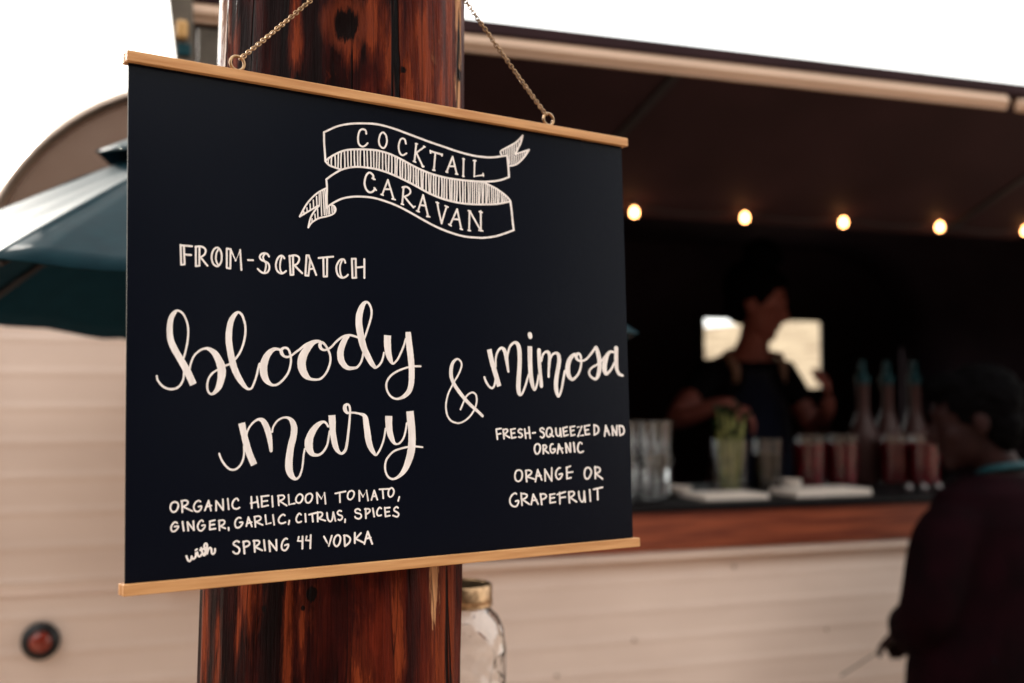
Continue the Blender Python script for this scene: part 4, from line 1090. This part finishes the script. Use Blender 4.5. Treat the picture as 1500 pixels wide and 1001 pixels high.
    ('script_lettering', '''e -2306,-436,14,-2299,-468,16,-2271,-505,17,-2234,-530,17,-2191,-538,18,-2147,-528,18,-2115,-498,17,-2096,-455,16,-2092,-401,15,-2098,-347,15,-2099,-309,15,-2090,-277,16,-2074,-217,16,-2061,-141,17,-2058,-64,17,-2067,-10,17,-2089,43,17,-2116,73,17,-2147,82,18,-2171,62,33,-2193,25,41,-2204,-27,46,-2206,-91,49,-2197,-156,52,-2170,-219,54,-2132,-283,54,-2093,-347,57,-2055,-416,59,-2015,-500,57
v -2050,-406,15,-2038,-340,16,-2011,-275,16,-1966,-230,17,-1919,-211,19,-1882,-218,32,-1840,-249,51,-1809,-298,62,-1789,-347,69,-1782,-402,68,-1790,-462,61,-1809,-520,48,-1843,-563,28,-1871,-575,18,-1893,-556,18,-1902,-512,18,-1893,-458,17,-1865,-414,17,-1823,-383,16,-1754,-347,17,-1714,-330,17,-1671,-293,18,-1630,-238,18,-1601,-170,18,-1583,-86,19,-1583,-13,19,-1598,42,20,-1615,76,20,-1643,92,21,-1675,67,35,-1705,13,47,-1720,-63,53,-1723,-135,55,-1714,-207,56,-1700,-279,56,-1680,-356,55,-1648,-427,52,-1607,-488,41,-1575,-523,26,-1552,-533,19,-1528,-523,18,-1505,-476,18,-1484,-414,18,-1472,-363,18,-1460,-324,18
v -1279,-205,21,-1307,-199,24,-1340,-205,33,-1379,-237,49,-1409,-286,61,-1426,-351,67,-1421,-413,63,-1401,-458,51,-1371,-487,31,-1341,-499,20,-1299,-490,19,-1250,-450,19,-1207,-393,19,-1185,-324,19,-1183,-267,19,-1194,-221,20,-1212,-192,20,-1243,-187,20,-1268,-206,29,-1264,-234,30,-1243,-257,21,-1213,-263,19,-1176,-249,18,-1139,-221,19,-1101,-195,19,-1057,-161,21,-1013,-139,23,-969,-124,24,-925,-121,22
v -912,-124,20,-944,-127,23,-982,-143,36,-1026,-182,57,-1061,-229,70,-1082,-282,77,-1085,-333,76,-1071,-382,68,-1043,-420,52,-1009,-442,27,-959,-449,19,-915,-442,19,-876,-411,19,-844,-364,20,-821,-299,20,-821,-241,20,-839,-195,20,-865,-154,21,-896,-132,25,-916,-153,32,-906,-182,28,-878,-196,19,-839,-186,19,-804,-163,19,-765,-123,19,-719,-87,19,-680,-68,19,-634,-60,20,-594,-66,19,-551,-78,20
v -650,-71,31,-680,-102,49,-705,-150,57,-721,-197,61,-724,-239,63,-714,-285,60,-682,-327,48,-646,-346,36,-600,-345,25,-564,-336,21,-531,-299,20,-513,-257,20,-503,-210,19
v -491,-85,18,-467,-23,20,-440,50,20,-420,117,21,-419,171,22,-436,215,22,-461,236,21,-490,223,35,-518,178,53,-538,117,63,-543,52,66,-534,-20,67,-515,-109,66,-489,-185,61,-456,-244,57,-424,-297,49,-394,-330,34,-384,-337,22,-353,-320,20,-325,-286,20,-309,-247,19,-299,-204,18
f -261,-49,71,-263,-95,70,-261,-155,69,-253,-215,62,-234,-266,45,-216,-295,26,-197,-293,19,-162,-259,20,-128,-200,20,-98,-138,20,-77,-76,18
f -51,-11,55,-47,-63,60,-40,-137,64,-30,-216,65,-21,-308,62,-20,-399,60,-26,-472,56,-46,-534,50,-85,-576,41,-134,-602,25,-183,-610,19,-230,-592,19,-264,-553,20,-279,-505,21,-272,-457,20,-235,-408,19,-179,-371,19,-109,-343,18,-46,-326,18,10,-318,18,74,-317,18
v -1803,-1050,16,-1786,-1095,17,-1757,-1139,17,-1723,-1172,17,-1689,-1182,17,-1655,-1173,17,-1623,-1142,17,-1603,-1100,17,-1595,-1051,16,-1597,-996,14
b -1615,-808,59,-1598,-886,55,-1579,-963,55,-1549,-1058,56,-1509,-1148,56
v -1573,-919,15,-1568,-881,15,-1547,-840,16,-1514,-803,17,-1478,-782,20,-1452,-782,31,-1429,-796,45,-1405,-833,52,-1387,-883,51,-1374,-940,45,-1366,-996,35,-1362,-1037,27
v -1352,-884,16,-1342,-842,16,-1312,-800,16,-1276,-775,16,-1236,-766,17,-1200,-775,27,-1170,-807,48,-1156,-859,57,-1164,-926,59,-1183,-994,61,-1197,-1067,63,-1205,-1140,66,-1203,-1196,64,-1187,-1239,53,-1162,-1268,34,-1135,-1275,20,-1108,-1250,18,-1089,-1200,17,-1079,-1144,17,-1073,-1087,17,-1062,-1031,17
v -845,-844,21,-866,-815,20,-892,-806,23,-930,-823,38,-971,-861,54,-1008,-918,67,-1025,-974,75,-1021,-1026,69,-996,-1069,45,-964,-1083,26,-926,-1080,21,-888,-1052,20,-856,-1001,19,-841,-938,19,-832,-886,17
f -808,-750,67,-804,-817,63,-801,-886,55,-792,-950,55,-776,-1014,51,-754,-1054,35,-728,-1076,21,-703,-1070,25,-680,-1040,26,-666,-982,25,-655,-906,23,-645,-830,22,-638,-760,20,-635,-707,20,-643,-669,20,-663,-658,21,-684,-675,35,-683,-704,37,-663,-730,24,-634,-729,18,-588,-731,18,-542,-740,19,-506,-752,34,-488,-779,51,-480,-832,56,-471,-891,60,-460,-968,60,-441,-1028,52,-413,-1074,36,-390,-1098,21,-366,-1078,19,-339,-1036,19,-314,-977,19,-300,-924,18,-291,-870,17
f -257,-760,72,-258,-823,68,-251,-894,63,-232,-952,51,-207,-996,30,-180,-1008,17,-147,-997,19,-112,-957,19,-90,-897,19,-76,-825,18
f -42,-719,73,-36,-789,78,-27,-874,74,-24,-958,74,-29,-1031,77,-43,-1103,74,-68,-1168,66,-95,-1222,56,-130,-1265,41,-168,-1294,28,-206,-1310,21,-241,-1309,19,-274,-1287,19,-295,-1245,19,-300,-1197,20,-289,-1150,20,-265,-1115,19,-217,-1074,18,-155,-1052,18,-71,-1036,17,6,-1033,17,83,-1041,16
v 735,-767,25,684,-725,29,624,-681,31,551,-618,34,492,-555,36,441,-493,36,406,-431,37,396,-375,39,404,-312,36,427,-268,29,467,-242,18,498,-257,18,514,-291,19,500,-342,18,466,-402,18,431,-449,18,403,-493,17,366,-556,17,343,-624,17,336,-686,18,348,-755,19,384,-805,18,442,-828,17,494,-827,16,554,-800,17,608,-756,18,651,-697,18,673,-630,19,666,-573,19,635,-550,17,597,-558,17,559,-586,18,532,-630,18,493,-706,17
v 764,-407,22,786,-455,24,820,-496,22,849,-508,20,872,-488,22,885,-451,23,892,-406,21
b 824,-144,53,852,-259,51,889,-367,53,930,-490,51
v 896,-303,20,895,-245,22,906,-193,23,931,-149,25,965,-127,27,998,-149,42,1016,-204,43,1027,-275,35,1039,-347,25
v 1029,-236,20,1039,-171,23,1066,-108,25,1113,-72,25,1151,-83,41,1171,-131,50,1175,-219,50,1169,-318,50,1158,-415,53,1152,-500,51,1159,-551,44,1176,-570,25,1200,-549,24,1230,-493,24,1256,-427,24,1276,-375,21
b 1299,-101,54,1297,-190,54,1297,-282,52,1302,-381,51,1316,-460,46,1339,-518,29,1360,-499,24,1382,-439,24,1395,-373,22
v 1302,11,51,1306,-7,49
v 1407,-138,45,1408,-247,43,1414,-346,41,1422,-426,41,1426,-482,40
v 1433,-240,22,1452,-180,24,1487,-151,23,1520,-155,36,1534,-195,40,1528,-265,35,1520,-331,28,1516,-390,26
v 1540,-225,20,1568,-177,23,1609,-159,24,1642,-175,41,1651,-229,48,1636,-303,48,1616,-383,50,1604,-463,50,1608,-530,47,1627,-579,31,1649,-563,27,1672,-510,28,1695,-422,28,1717,-335,27
v 1845,-165,31,1798,-199,46,1766,-253,57,1754,-321,60,1767,-378,52,1805,-414,33,1850,-394,27,1895,-346,28,1923,-277,27,1927,-216,27,1916,-169,27,1884,-159,29,1864,-187,40,1884,-220,26,1934,-230,21,1995,-209,24,2050,-160,25,2096,-113,29,2123,-88,33,2141,-129,50,2161,-211,54,2162,-287,52,2146,-356,49,2112,-404,31,2068,-398,24,2029,-364,28,2031,-323,26,2072,-288,22,2135,-260,22,2189,-224,23,2226,-189,24,2264,-153,26
v 2350,-130,24,2300,-132,30,2258,-181,53,2230,-251,62,2226,-313,59,2247,-353,36,2293,-326,29,2331,-284,27,2357,-241,25
v 2388,-93,55,2385,-164,53,2383,-241,51,2389,-303,45,2415,-350,35,2466,-368,24'''),
    ('small_lettering', '''p 886,-895,19,897,-985,19
p 887,-892,16,942,-886,16
p 894,-940,16,937,-933,16
c 965,-896,19,973,-980,19
c 965,-901,16,1001,-892,16,1016,-908,19,997,-929,17,972,-939,16
c 978,-939,17,1007,-958,17,1038,-972,17
p 1052,-897,19,1062,-978,19
p 1052,-897,16,1103,-890,16
p 1056,-934,16,1097,-930,16
p 1062,-978,16,1109,-971,16
c 1181,-900,16,1159,-894,16,1139,-910,19,1146,-925,18,1176,-939,18,1185,-958,19,1167,-972,16,1141,-968,16
p 1215,-896,20,1225,-980,20
p 1265,-879,20,1277,-981,20
p 1220,-935,16,1271,-933,16
p 1305,-934,16,1340,-931,16
c 1443,-900,18,1423,-887,16,1398,-899,19,1401,-915,18,1436,-934,19,1445,-962,20,1424,-981,16,1400,-971,17
o 1528,-891,18,1497,-888,17,1475,-916,20,1474,-956,20,1498,-974,16,1528,-960,19,1541,-924,20
p 1516,-948,18,1557,-970,18
c 1588,-895,20,1593,-948,20,1615,-968,16,1637,-955,20,1643,-896,21
c 1643,-896,21,1653,-972,21
p 1676,-893,21,1687,-969,21
p 1676,-893,17,1728,-881,17
p 1681,-928,16,1722,-921,16
p 1687,-969,17,1738,-958,17
p 1766,-884,21,1776,-967,21
p 1766,-884,16,1822,-875,17
p 1770,-922,16,1812,-915,17
p 1776,-967,17,1823,-958,17
p 1858,-885,16,1912,-879,21,1861,-972,21,1930,-965,17
p 1946,-877,21,1957,-960,21
p 1946,-876,17,2012,-867,17
p 1951,-917,17,1995,-911,17
p 1957,-960,17,2009,-955,17
p 2069,-871,21,2070,-962,21
c 2067,-865,18,2113,-881,20,2127,-916,22,2110,-946,19,2066,-964,18
p 2221,-876,22,2202,-975,22
p 2221,-876,21,2265,-967,21
p 2210,-932,17,2255,-928,17
p 2304,-882,22,2310,-970,22
p 2306,-882,21,2355,-968,21
p 2365,-879,22,2360,-970,22
p 2395,-878,22,2405,-973,22
c 2397,-878,17,2444,-887,20,2461,-927,22,2446,-960,20,2405,-973,18
o 1359,-1039,16,1332,-1054,19,1325,-1093,20,1338,-1126,19,1358,-1135,16,1383,-1114,19,1394,-1075,20,1384,-1048,19
c 1430,-1055,20,1432,-1132,20
c 1428,-1055,16,1459,-1054,17,1471,-1071,20,1458,-1087,18,1435,-1096,17
c 1439,-1096,18,1494,-1130,18
c 1550,-1045,16,1529,-1047,18,1516,-1072,20,1519,-1111,20,1539,-1130,16,1569,-1116,19,1575,-1093,19,1546,-1095,16
p 1621,-1048,20,1602,-1133,20
p 1621,-1048,20,1665,-1131,20
p 1614,-1094,16,1666,-1088,16
p 1705,-1043,21,1713,-1129,21
p 1707,-1043,20,1758,-1125,20
p 1761,-1041,21,1764,-1124,21
p 1806,-1038,21,1816,-1125,21
c 1908,-1048,19,1889,-1034,16,1865,-1053,20,1854,-1099,21,1869,-1128,19,1895,-1134,16,1925,-1123,17
o 1130,-1280,16,1101,-1296,19,1089,-1335,19,1099,-1373,18,1130,-1386,16,1162,-1369,19,1175,-1328,20,1164,-1291,18
c 1220,-1288,20,1221,-1343,20,1226,-1391,20
c 1216,-1290,16,1257,-1286,16,1284,-1303,19,1272,-1325,18,1231,-1343,17
p 1235,-1348,16,1319,-1373,16
p 1358,-1286,20,1328,-1395,20
p 1358,-1286,19,1404,-1383,19
p 1336,-1344,16,1397,-1343,16
p 1444,-1286,20,1445,-1393,20
p 1445,-1287,19,1519,-1392,19
p 1528,-1275,20,1523,-1396,20
c 1631,-1277,16,1610,-1279,18,1579,-1313,20,1578,-1359,20,1606,-1385,16,1636,-1371,19,1654,-1336,20,1616,-1338,16
p 1711,-1275,21,1711,-1383,21
p 1705,-1278,17,1758,-1264,17
p 1712,-1325,16,1786,-1321,16
p 1711,-1383,16,1763,-1376,16
o 1969,-1285,17,1941,-1303,20,1930,-1349,21,1942,-1386,20,1968,-1396,17,1999,-1372,20,2018,-1329,21,2002,-1295,19
c 2068,-1280,21,2068,-1394,21
c 2061,-1288,17,2107,-1286,17,2133,-1309,21,2119,-1332,19,2071,-1349,18
p 2078,-1351,18,2160,-1403,19
c 1103,-1504,16,1084,-1495,16,1048,-1515,18,1025,-1552,19,1034,-1597,18,1076,-1620,16,1108,-1610,18,1125,-1569,19,1089,-1571,16
c 1156,-1499,19,1164,-1610,19
c 1156,-1505,16,1202,-1507,16,1226,-1523,19,1209,-1545,18,1168,-1559,17
p 1173,-1560,17,1248,-1606,17
p 1299,-1517,20,1272,-1609,20
p 1299,-1517,19,1353,-1610,19
p 1285,-1572,16,1338,-1572,16
c 1384,-1517,20,1397,-1615,20
c 1381,-1521,16,1429,-1518,16,1453,-1540,20,1436,-1559,18,1390,-1573,17
p 1498,-1529,20,1498,-1606,20
p 1494,-1529,16,1556,-1523,16
p 1497,-1563,16,1551,-1559,16
p 1496,-1607,16,1562,-1602,16
p 1615,-1515,20,1616,-1620,20
p 1585,-1531,17,1686,-1510,17
p 1615,-1565,16,1685,-1559,16
c 1728,-1514,21,1734,-1616,21
c 1727,-1517,16,1775,-1510,16,1796,-1530,21,1778,-1552,18,1737,-1567,17
p 1744,-1568,17,1823,-1614,18
c 1852,-1516,21,1858,-1573,21,1887,-1616,17,1913,-1595,21,1920,-1516,21
c 1920,-1516,21,1930,-1619,21
p 1990,-1505,21,1996,-1613,21
p 2040,-1501,17,2157,-1486,17
p 2091,-1498,21,2091,-1603,21
o -2167,-1414,14,-2189,-1429,14,-2196,-1460,14,-2184,-1485,13,-2165,-1492,14,-2144,-1476,14,-2133,-1445,14,-2141,-1422,13
c -2105,-1409,14,-2101,-1496,14
c -2109,-1410,14,-2074,-1406,13,-2057,-1422,14,-2068,-1442,14,-2097,-1454,14
c -2093,-1456,13,-2022,-1492,13
c -1956,-1422,13,-1970,-1413,14,-1995,-1426,14,-2010,-1456,14,-2003,-1487,13,-1981,-1499,14,-1956,-1486,14,-1948,-1458,14,-1971,-1461,14
p -1889,-1417,14,-1919,-1492,14
p -1889,-1417,14,-1870,-1497,14
p -1908,-1464,14,-1867,-1458,14
p -1828,-1423,14,-1828,-1498,14
p -1827,-1423,14,-1770,-1497,14
p -1772,-1413,14,-1769,-1497,14
p -1732,-1410,14,-1723,-1495,14
c -1643,-1429,14,-1655,-1411,14,-1681,-1426,15,-1694,-1459,15,-1684,-1486,14,-1658,-1495,14,-1633,-1486,14
p -1533,-1405,15,-1529,-1495,15
p -1485,-1406,15,-1472,-1491,15
p -1539,-1456,14,-1478,-1447,14
p -1445,-1406,15,-1442,-1489,15
p -1448,-1406,14,-1383,-1402,14
p -1441,-1447,14,-1395,-1443,14
p -1442,-1489,14,-1388,-1481,14
p -1354,-1408,15,-1348,-1493,15
c -1300,-1407,15,-1295,-1485,15
c -1304,-1408,14,-1261,-1405,14,-1246,-1421,15,-1261,-1440,15,-1291,-1449,15
c -1287,-1451,14,-1225,-1491,14
p -1209,-1404,15,-1204,-1483,15,-1152,-1476,14
o -1113,-1403,15,-1135,-1421,15,-1144,-1448,16,-1134,-1470,14,-1109,-1474,15,-1090,-1457,16,-1081,-1429,16,-1091,-1409,15
o -1024,-1402,15,-1049,-1415,16,-1058,-1444,16,-1049,-1472,15,-1026,-1478,15,-1004,-1458,16,-994,-1425,16,-1005,-1406,15
p -954,-1399,16,-948,-1485,16
p -952,-1399,15,-913,-1450,14,-883,-1402,15,-874,-1493,16
p -783,-1412,15,-686,-1399,15
p -741,-1406,16,-739,-1487,16
o -636,-1396,15,-659,-1411,16,-667,-1443,16,-658,-1465,15,-635,-1469,15,-612,-1448,16,-604,-1417,17,-617,-1399,15
p -556,-1399,17,-554,-1485,17
p -555,-1399,16,-520,-1452,15,-485,-1400,15,-471,-1486,17
p -410,-1405,17,-438,-1482,17
p -410,-1405,17,-381,-1483,17
p -426,-1454,15,-391,-1452,15
p -359,-1396,15,-266,-1396,15
p -328,-1398,17,-322,-1474,17
o -247,-1390,16,-268,-1412,17,-272,-1446,17,-256,-1467,15,-229,-1455,17,-215,-1420,17,-228,-1394,16
p -162,-1471,17,-174,-1504,17
c -2141,-1579,13,-2157,-1569,14,-2180,-1587,14,-2190,-1616,14,-2181,-1638,13,-2160,-1639,14,-2141,-1623,14,-2131,-1603,13,-2161,-1604,13
p -2100,-1571,14,-2089,-1641,14
p -2060,-1575,14,-2054,-1641,14
p -2059,-1575,13,-2009,-1641,13
p -2013,-1571,14,-2008,-1641,14
c -1934,-1579,13,-1947,-1567,14,-1968,-1585,14,-1978,-1612,14,-1971,-1639,13,-1950,-1650,14,-1926,-1631,14,-1918,-1608,13,-1944,-1609,14
p -1878,-1581,14,-1880,-1644,14
p -1881,-1581,14,-1839,-1574,14
p -1878,-1610,14,-1842,-1607,14
p -1880,-1644,14,-1833,-1640,14
c -1804,-1580,14,-1800,-1655,14
c -1808,-1580,14,-1770,-1578,14,-1757,-1594,14,-1772,-1614,14,-1799,-1623,14
c -1794,-1624,13,-1752,-1644,13
p -1726,-1640,14,-1724,-1659,14
c -1623,-1570,14,-1641,-1564,14,-1665,-1584,15,-1672,-1615,14,-1661,-1642,14,-1635,-1643,14,-1615,-1624,15,-1607,-1604,14,-1631,-1604,14
p -1559,-1567,15,-1576,-1637,15
p -1559,-1567,14,-1529,-1642,14
p -1570,-1616,14,-1531,-1608,14
c -1506,-1568,15,-1499,-1647,15
c -1509,-1567,14,-1469,-1563,14,-1452,-1579,15,-1464,-1596,15,-1500,-1609,14
c -1495,-1609,14,-1437,-1636,14
p -1414,-1559,15,-1405,-1631,14,-1366,-1624,14
p -1348,-1561,15,-1337,-1640,15
c -1243,-1570,14,-1258,-1561,14,-1284,-1576,15,-1299,-1604,15,-1288,-1629,14,-1262,-1633,14,-1238,-1626,15
p -1203,-1615,16,-1209,-1645,15
c -1097,-1573,14,-1113,-1561,15,-1133,-1582,16,-1142,-1611,15,-1130,-1633,14,-1110,-1634,14,-1096,-1629,15
p -1060,-1568,16,-1055,-1633,16
p -1026,-1576,15,-962,-1565,15
p -997,-1572,16,-991,-1636,16
c -948,-1560,16,-946,-1637,16
c -949,-1564,14,-917,-1563,14,-902,-1578,16,-914,-1599,16,-941,-1611,15
c -938,-1613,14,-877,-1635,14
c -861,-1571,16,-855,-1619,16,-833,-1645,14,-813,-1628,16,-803,-1568,16
c -803,-1568,16,-783,-1642,16
c -727,-1564,15,-746,-1558,15,-764,-1573,16,-754,-1591,15,-722,-1605,15,-721,-1626,16,-740,-1639,15,-756,-1633,15
p -692,-1635,16,-694,-1659,16
c -548,-1566,15,-568,-1553,15,-596,-1563,16,-590,-1583,15,-546,-1598,15,-539,-1623,17,-562,-1638,15,-591,-1628,15,-598,-1618,16
c -495,-1556,17,-493,-1636,17
c -504,-1558,15,-466,-1559,15,-452,-1573,17,-466,-1591,16,-491,-1603,16
p -426,-1557,17,-413,-1627,17
c -342,-1562,15,-359,-1553,16,-381,-1577,17,-386,-1606,17,-370,-1623,15,-343,-1619,15
p -308,-1557,17,-301,-1633,17
p -308,-1560,15,-258,-1558,15
p -306,-1596,15,-265,-1593,15
p -301,-1633,15,-259,-1628,15
c -176,-1565,16,-189,-1556,15,-212,-1568,17,-216,-1586,16,-183,-1605,16,-170,-1624,17,-187,-1642,15,-228,-1629,15
c -2067,-1838,16,-2056,-1868,16,-2041,-1878,17,-2029,-1862,17,-2026,-1844,17
c -2026,-1844,16,-2016,-1863,16,-2002,-1858,17,-1992,-1841,17,-1992,-1820,17
c -1981,-1816,17,-1975,-1840,16,-1961,-1848,17,-1947,-1834,17
c -1950,-1784,17,-1939,-1824,17,-1926,-1843,16,-1914,-1835,17
c -1958,-1799,17,-1906,-1786,17
c -1928,-1841,18,-1906,-1798,18,-1902,-1761,17,-1914,-1750,17,-1924,-1764,17,-1920,-1797,17,-1900,-1830,16
c -1902,-1827,18,-1889,-1793,18,-1875,-1787,16,-1867,-1800,17,-1864,-1827,17,-1853,-1838,17,-1839,-1824,18,-1837,-1800,17
c -1995,-1799,14,-1983,-1790,14
c -1638,-1759,15,-1658,-1749,15,-1680,-1760,16,-1683,-1776,15,-1645,-1801,15,-1634,-1823,16,-1644,-1846,16,-1667,-1849,14,-1688,-1832,14
c -1601,-1758,16,-1592,-1853,16
c -1604,-1761,15,-1569,-1756,15,-1549,-1772,15,-1557,-1792,16,-1594,-1804,15
c -1511,-1756,16,-1504,-1846,16
c -1517,-1759,15,-1476,-1759,15,-1464,-1775,16,-1479,-1795,16,-1504,-1808,16
p -1498,-1810,15,-1441,-1840,15
p -1426,-1759,16,-1417,-1841,16
p -1382,-1768,16,-1374,-1852,16
p -1381,-1769,15,-1317,-1848,15
p -1319,-1764,16,-1317,-1848,16
c -1223,-1763,15,-1238,-1759,16,-1261,-1779,17,-1273,-1817,16,-1265,-1847,15,-1239,-1854,16,-1218,-1832,17,-1213,-1808,15,-1243,-1813,15
p -1120,-1754,17,-1128,-1785,16,-1085,-1791,15
p -1086,-1753,17,-1088,-1851,17
p -1049,-1755,17,-1056,-1785,16,-1016,-1791,15
p -1012,-1747,17,-1017,-1854,17
p -891,-1766,16,-869,-1806,16,-847,-1846,17,-819,-1765,17
o -769,-1763,16,-791,-1783,17,-801,-1816,17,-792,-1844,16,-771,-1855,16,-748,-1832,18,-738,-1792,17,-748,-1768,16
p -702,-1769,18,-697,-1858,18
c -706,-1770,16,-671,-1775,16,-646,-1801,17,-657,-1834,17,-694,-1858,17
p -602,-1755,18,-603,-1839,18
p -544,-1760,17,-595,-1805,17
p -593,-1806,16,-522,-1841,16
p -478,-1752,18,-512,-1853,18
p -478,-1752,18,-436,-1858,18
p -500,-1811,16,-449,-1805,16'''),
]

def catmull(p, closed):
    out = []; n = len(p)
    if n < 3: return p
    for i in range(n if closed else n - 1):
        q = [p[(i + d) % n] if closed else p[min(max(i + d, 0), n - 1)] for d in (-1, 0, 1, 2)]
        seg = max(2, min(12, int(math.hypot(q[2][0] - q[1][0], q[2][1] - q[1][1]) / 0.0007)))
        for j in range(seg):
            t = j / seg; t2, t3 = t * t, t * t * t
            out.append(tuple(0.5 * (2 * q[1][c] + (q[2][c] - q[0][c]) * t + (2 * q[0][c] - 5 * q[1][c] + 4 * q[2][c] - q[3][c]) * t2 + (3 * q[1][c] - q[0][c] - 3 * q[2][c] + q[3][c]) * t3) for c in range(3)))
    if not closed: out.append(p[-1])
    return out
lay = 0
for pname, data in STROKES:
    k = MB()
    for line in data.split('\n'):
        fl, q = line.split(' ', 1); q = [float(v) * 1e-4 for v in q.split(',')]
        p = [(q[i], q[i + 1], q[i + 2]) for i in range(0, len(q), 3)]
        if fl != 'p': p = catmull(p, fl == 'o')
        if fl == 'o': p.append(p[0])
        y0 = -0.00006 - (lay % 60) * 0.000004; lay += 1
        n = len(p); vs = []; fs = []
        dirs = []
        for i in range(n):
            a, b = p[max(i - 1, 0)], p[min(i + 1, n - 1)]
            dx, dy = b[0] - a[0], b[1] - a[1]; l_ = math.hypot(dx, dy) or 1e-9
            dirs.append((dx / l_, dy / l_))
        for i, (x, zz, w_) in enumerate(p):
            dx, dy = dirs[i]; w_ = max(w_, 0.0006) * (1 + 0.05 * noise.noise((x * 400, zz * 400, lay)))
            yy = y0 - 0.000002 * i / n
            vs += [(x - dy * w_ / 2, yy, zz + dx * w_ / 2), (x + dy * w_ / 2, yy, zz - dx * w_ / 2)]
        for i in range(n - 1):
            if fl == 'p' and 0 < i and abs(dirs[i][0] * dirs[i - 1][1] - dirs[i][1] * dirs[i - 1][0]) > 2: continue
            fs.append((2 * i, 2 * i + 1, 2 * i + 3, 2 * i + 2))
        # round pen ends
        def cap(i, sgn):
            x, zz, w_ = p[i]; dx, dy = dirs[i]; kk = len(vs); m_ = 8
            for j in range(m_ + 1):
                th = -math.pi / 2 + math.pi * j / m_
                vs.append((x + (dx * math.cos(th) * sgn - dy * math.sin(th)) * w_ / 2, y0 - 0.0000025, zz + (dy * math.cos(th) * sgn + dx * math.sin(th)) * w_ / 2))
            fs.append(tuple(range(kk, kk + m_ + 1)))
        if fl in 'cpve' or fl == 'f':
            if fl in 'cpve': cap(0, -1)
            if fl in 'cpvf': cap(n - 1, 1)
        if fl == 'p' and n > 2:      # pen corner joints
            for i in range(1, n - 1): cap(i, 1); cap(i, -1)
        k.add(vs, fs)
    o = bpy.data.meshes.new(pname); o.from_pydata(k.v, [], k.f); o.materials.append(M['chalk'])
    link(bpy.data.objects.new(pname, o), sign)
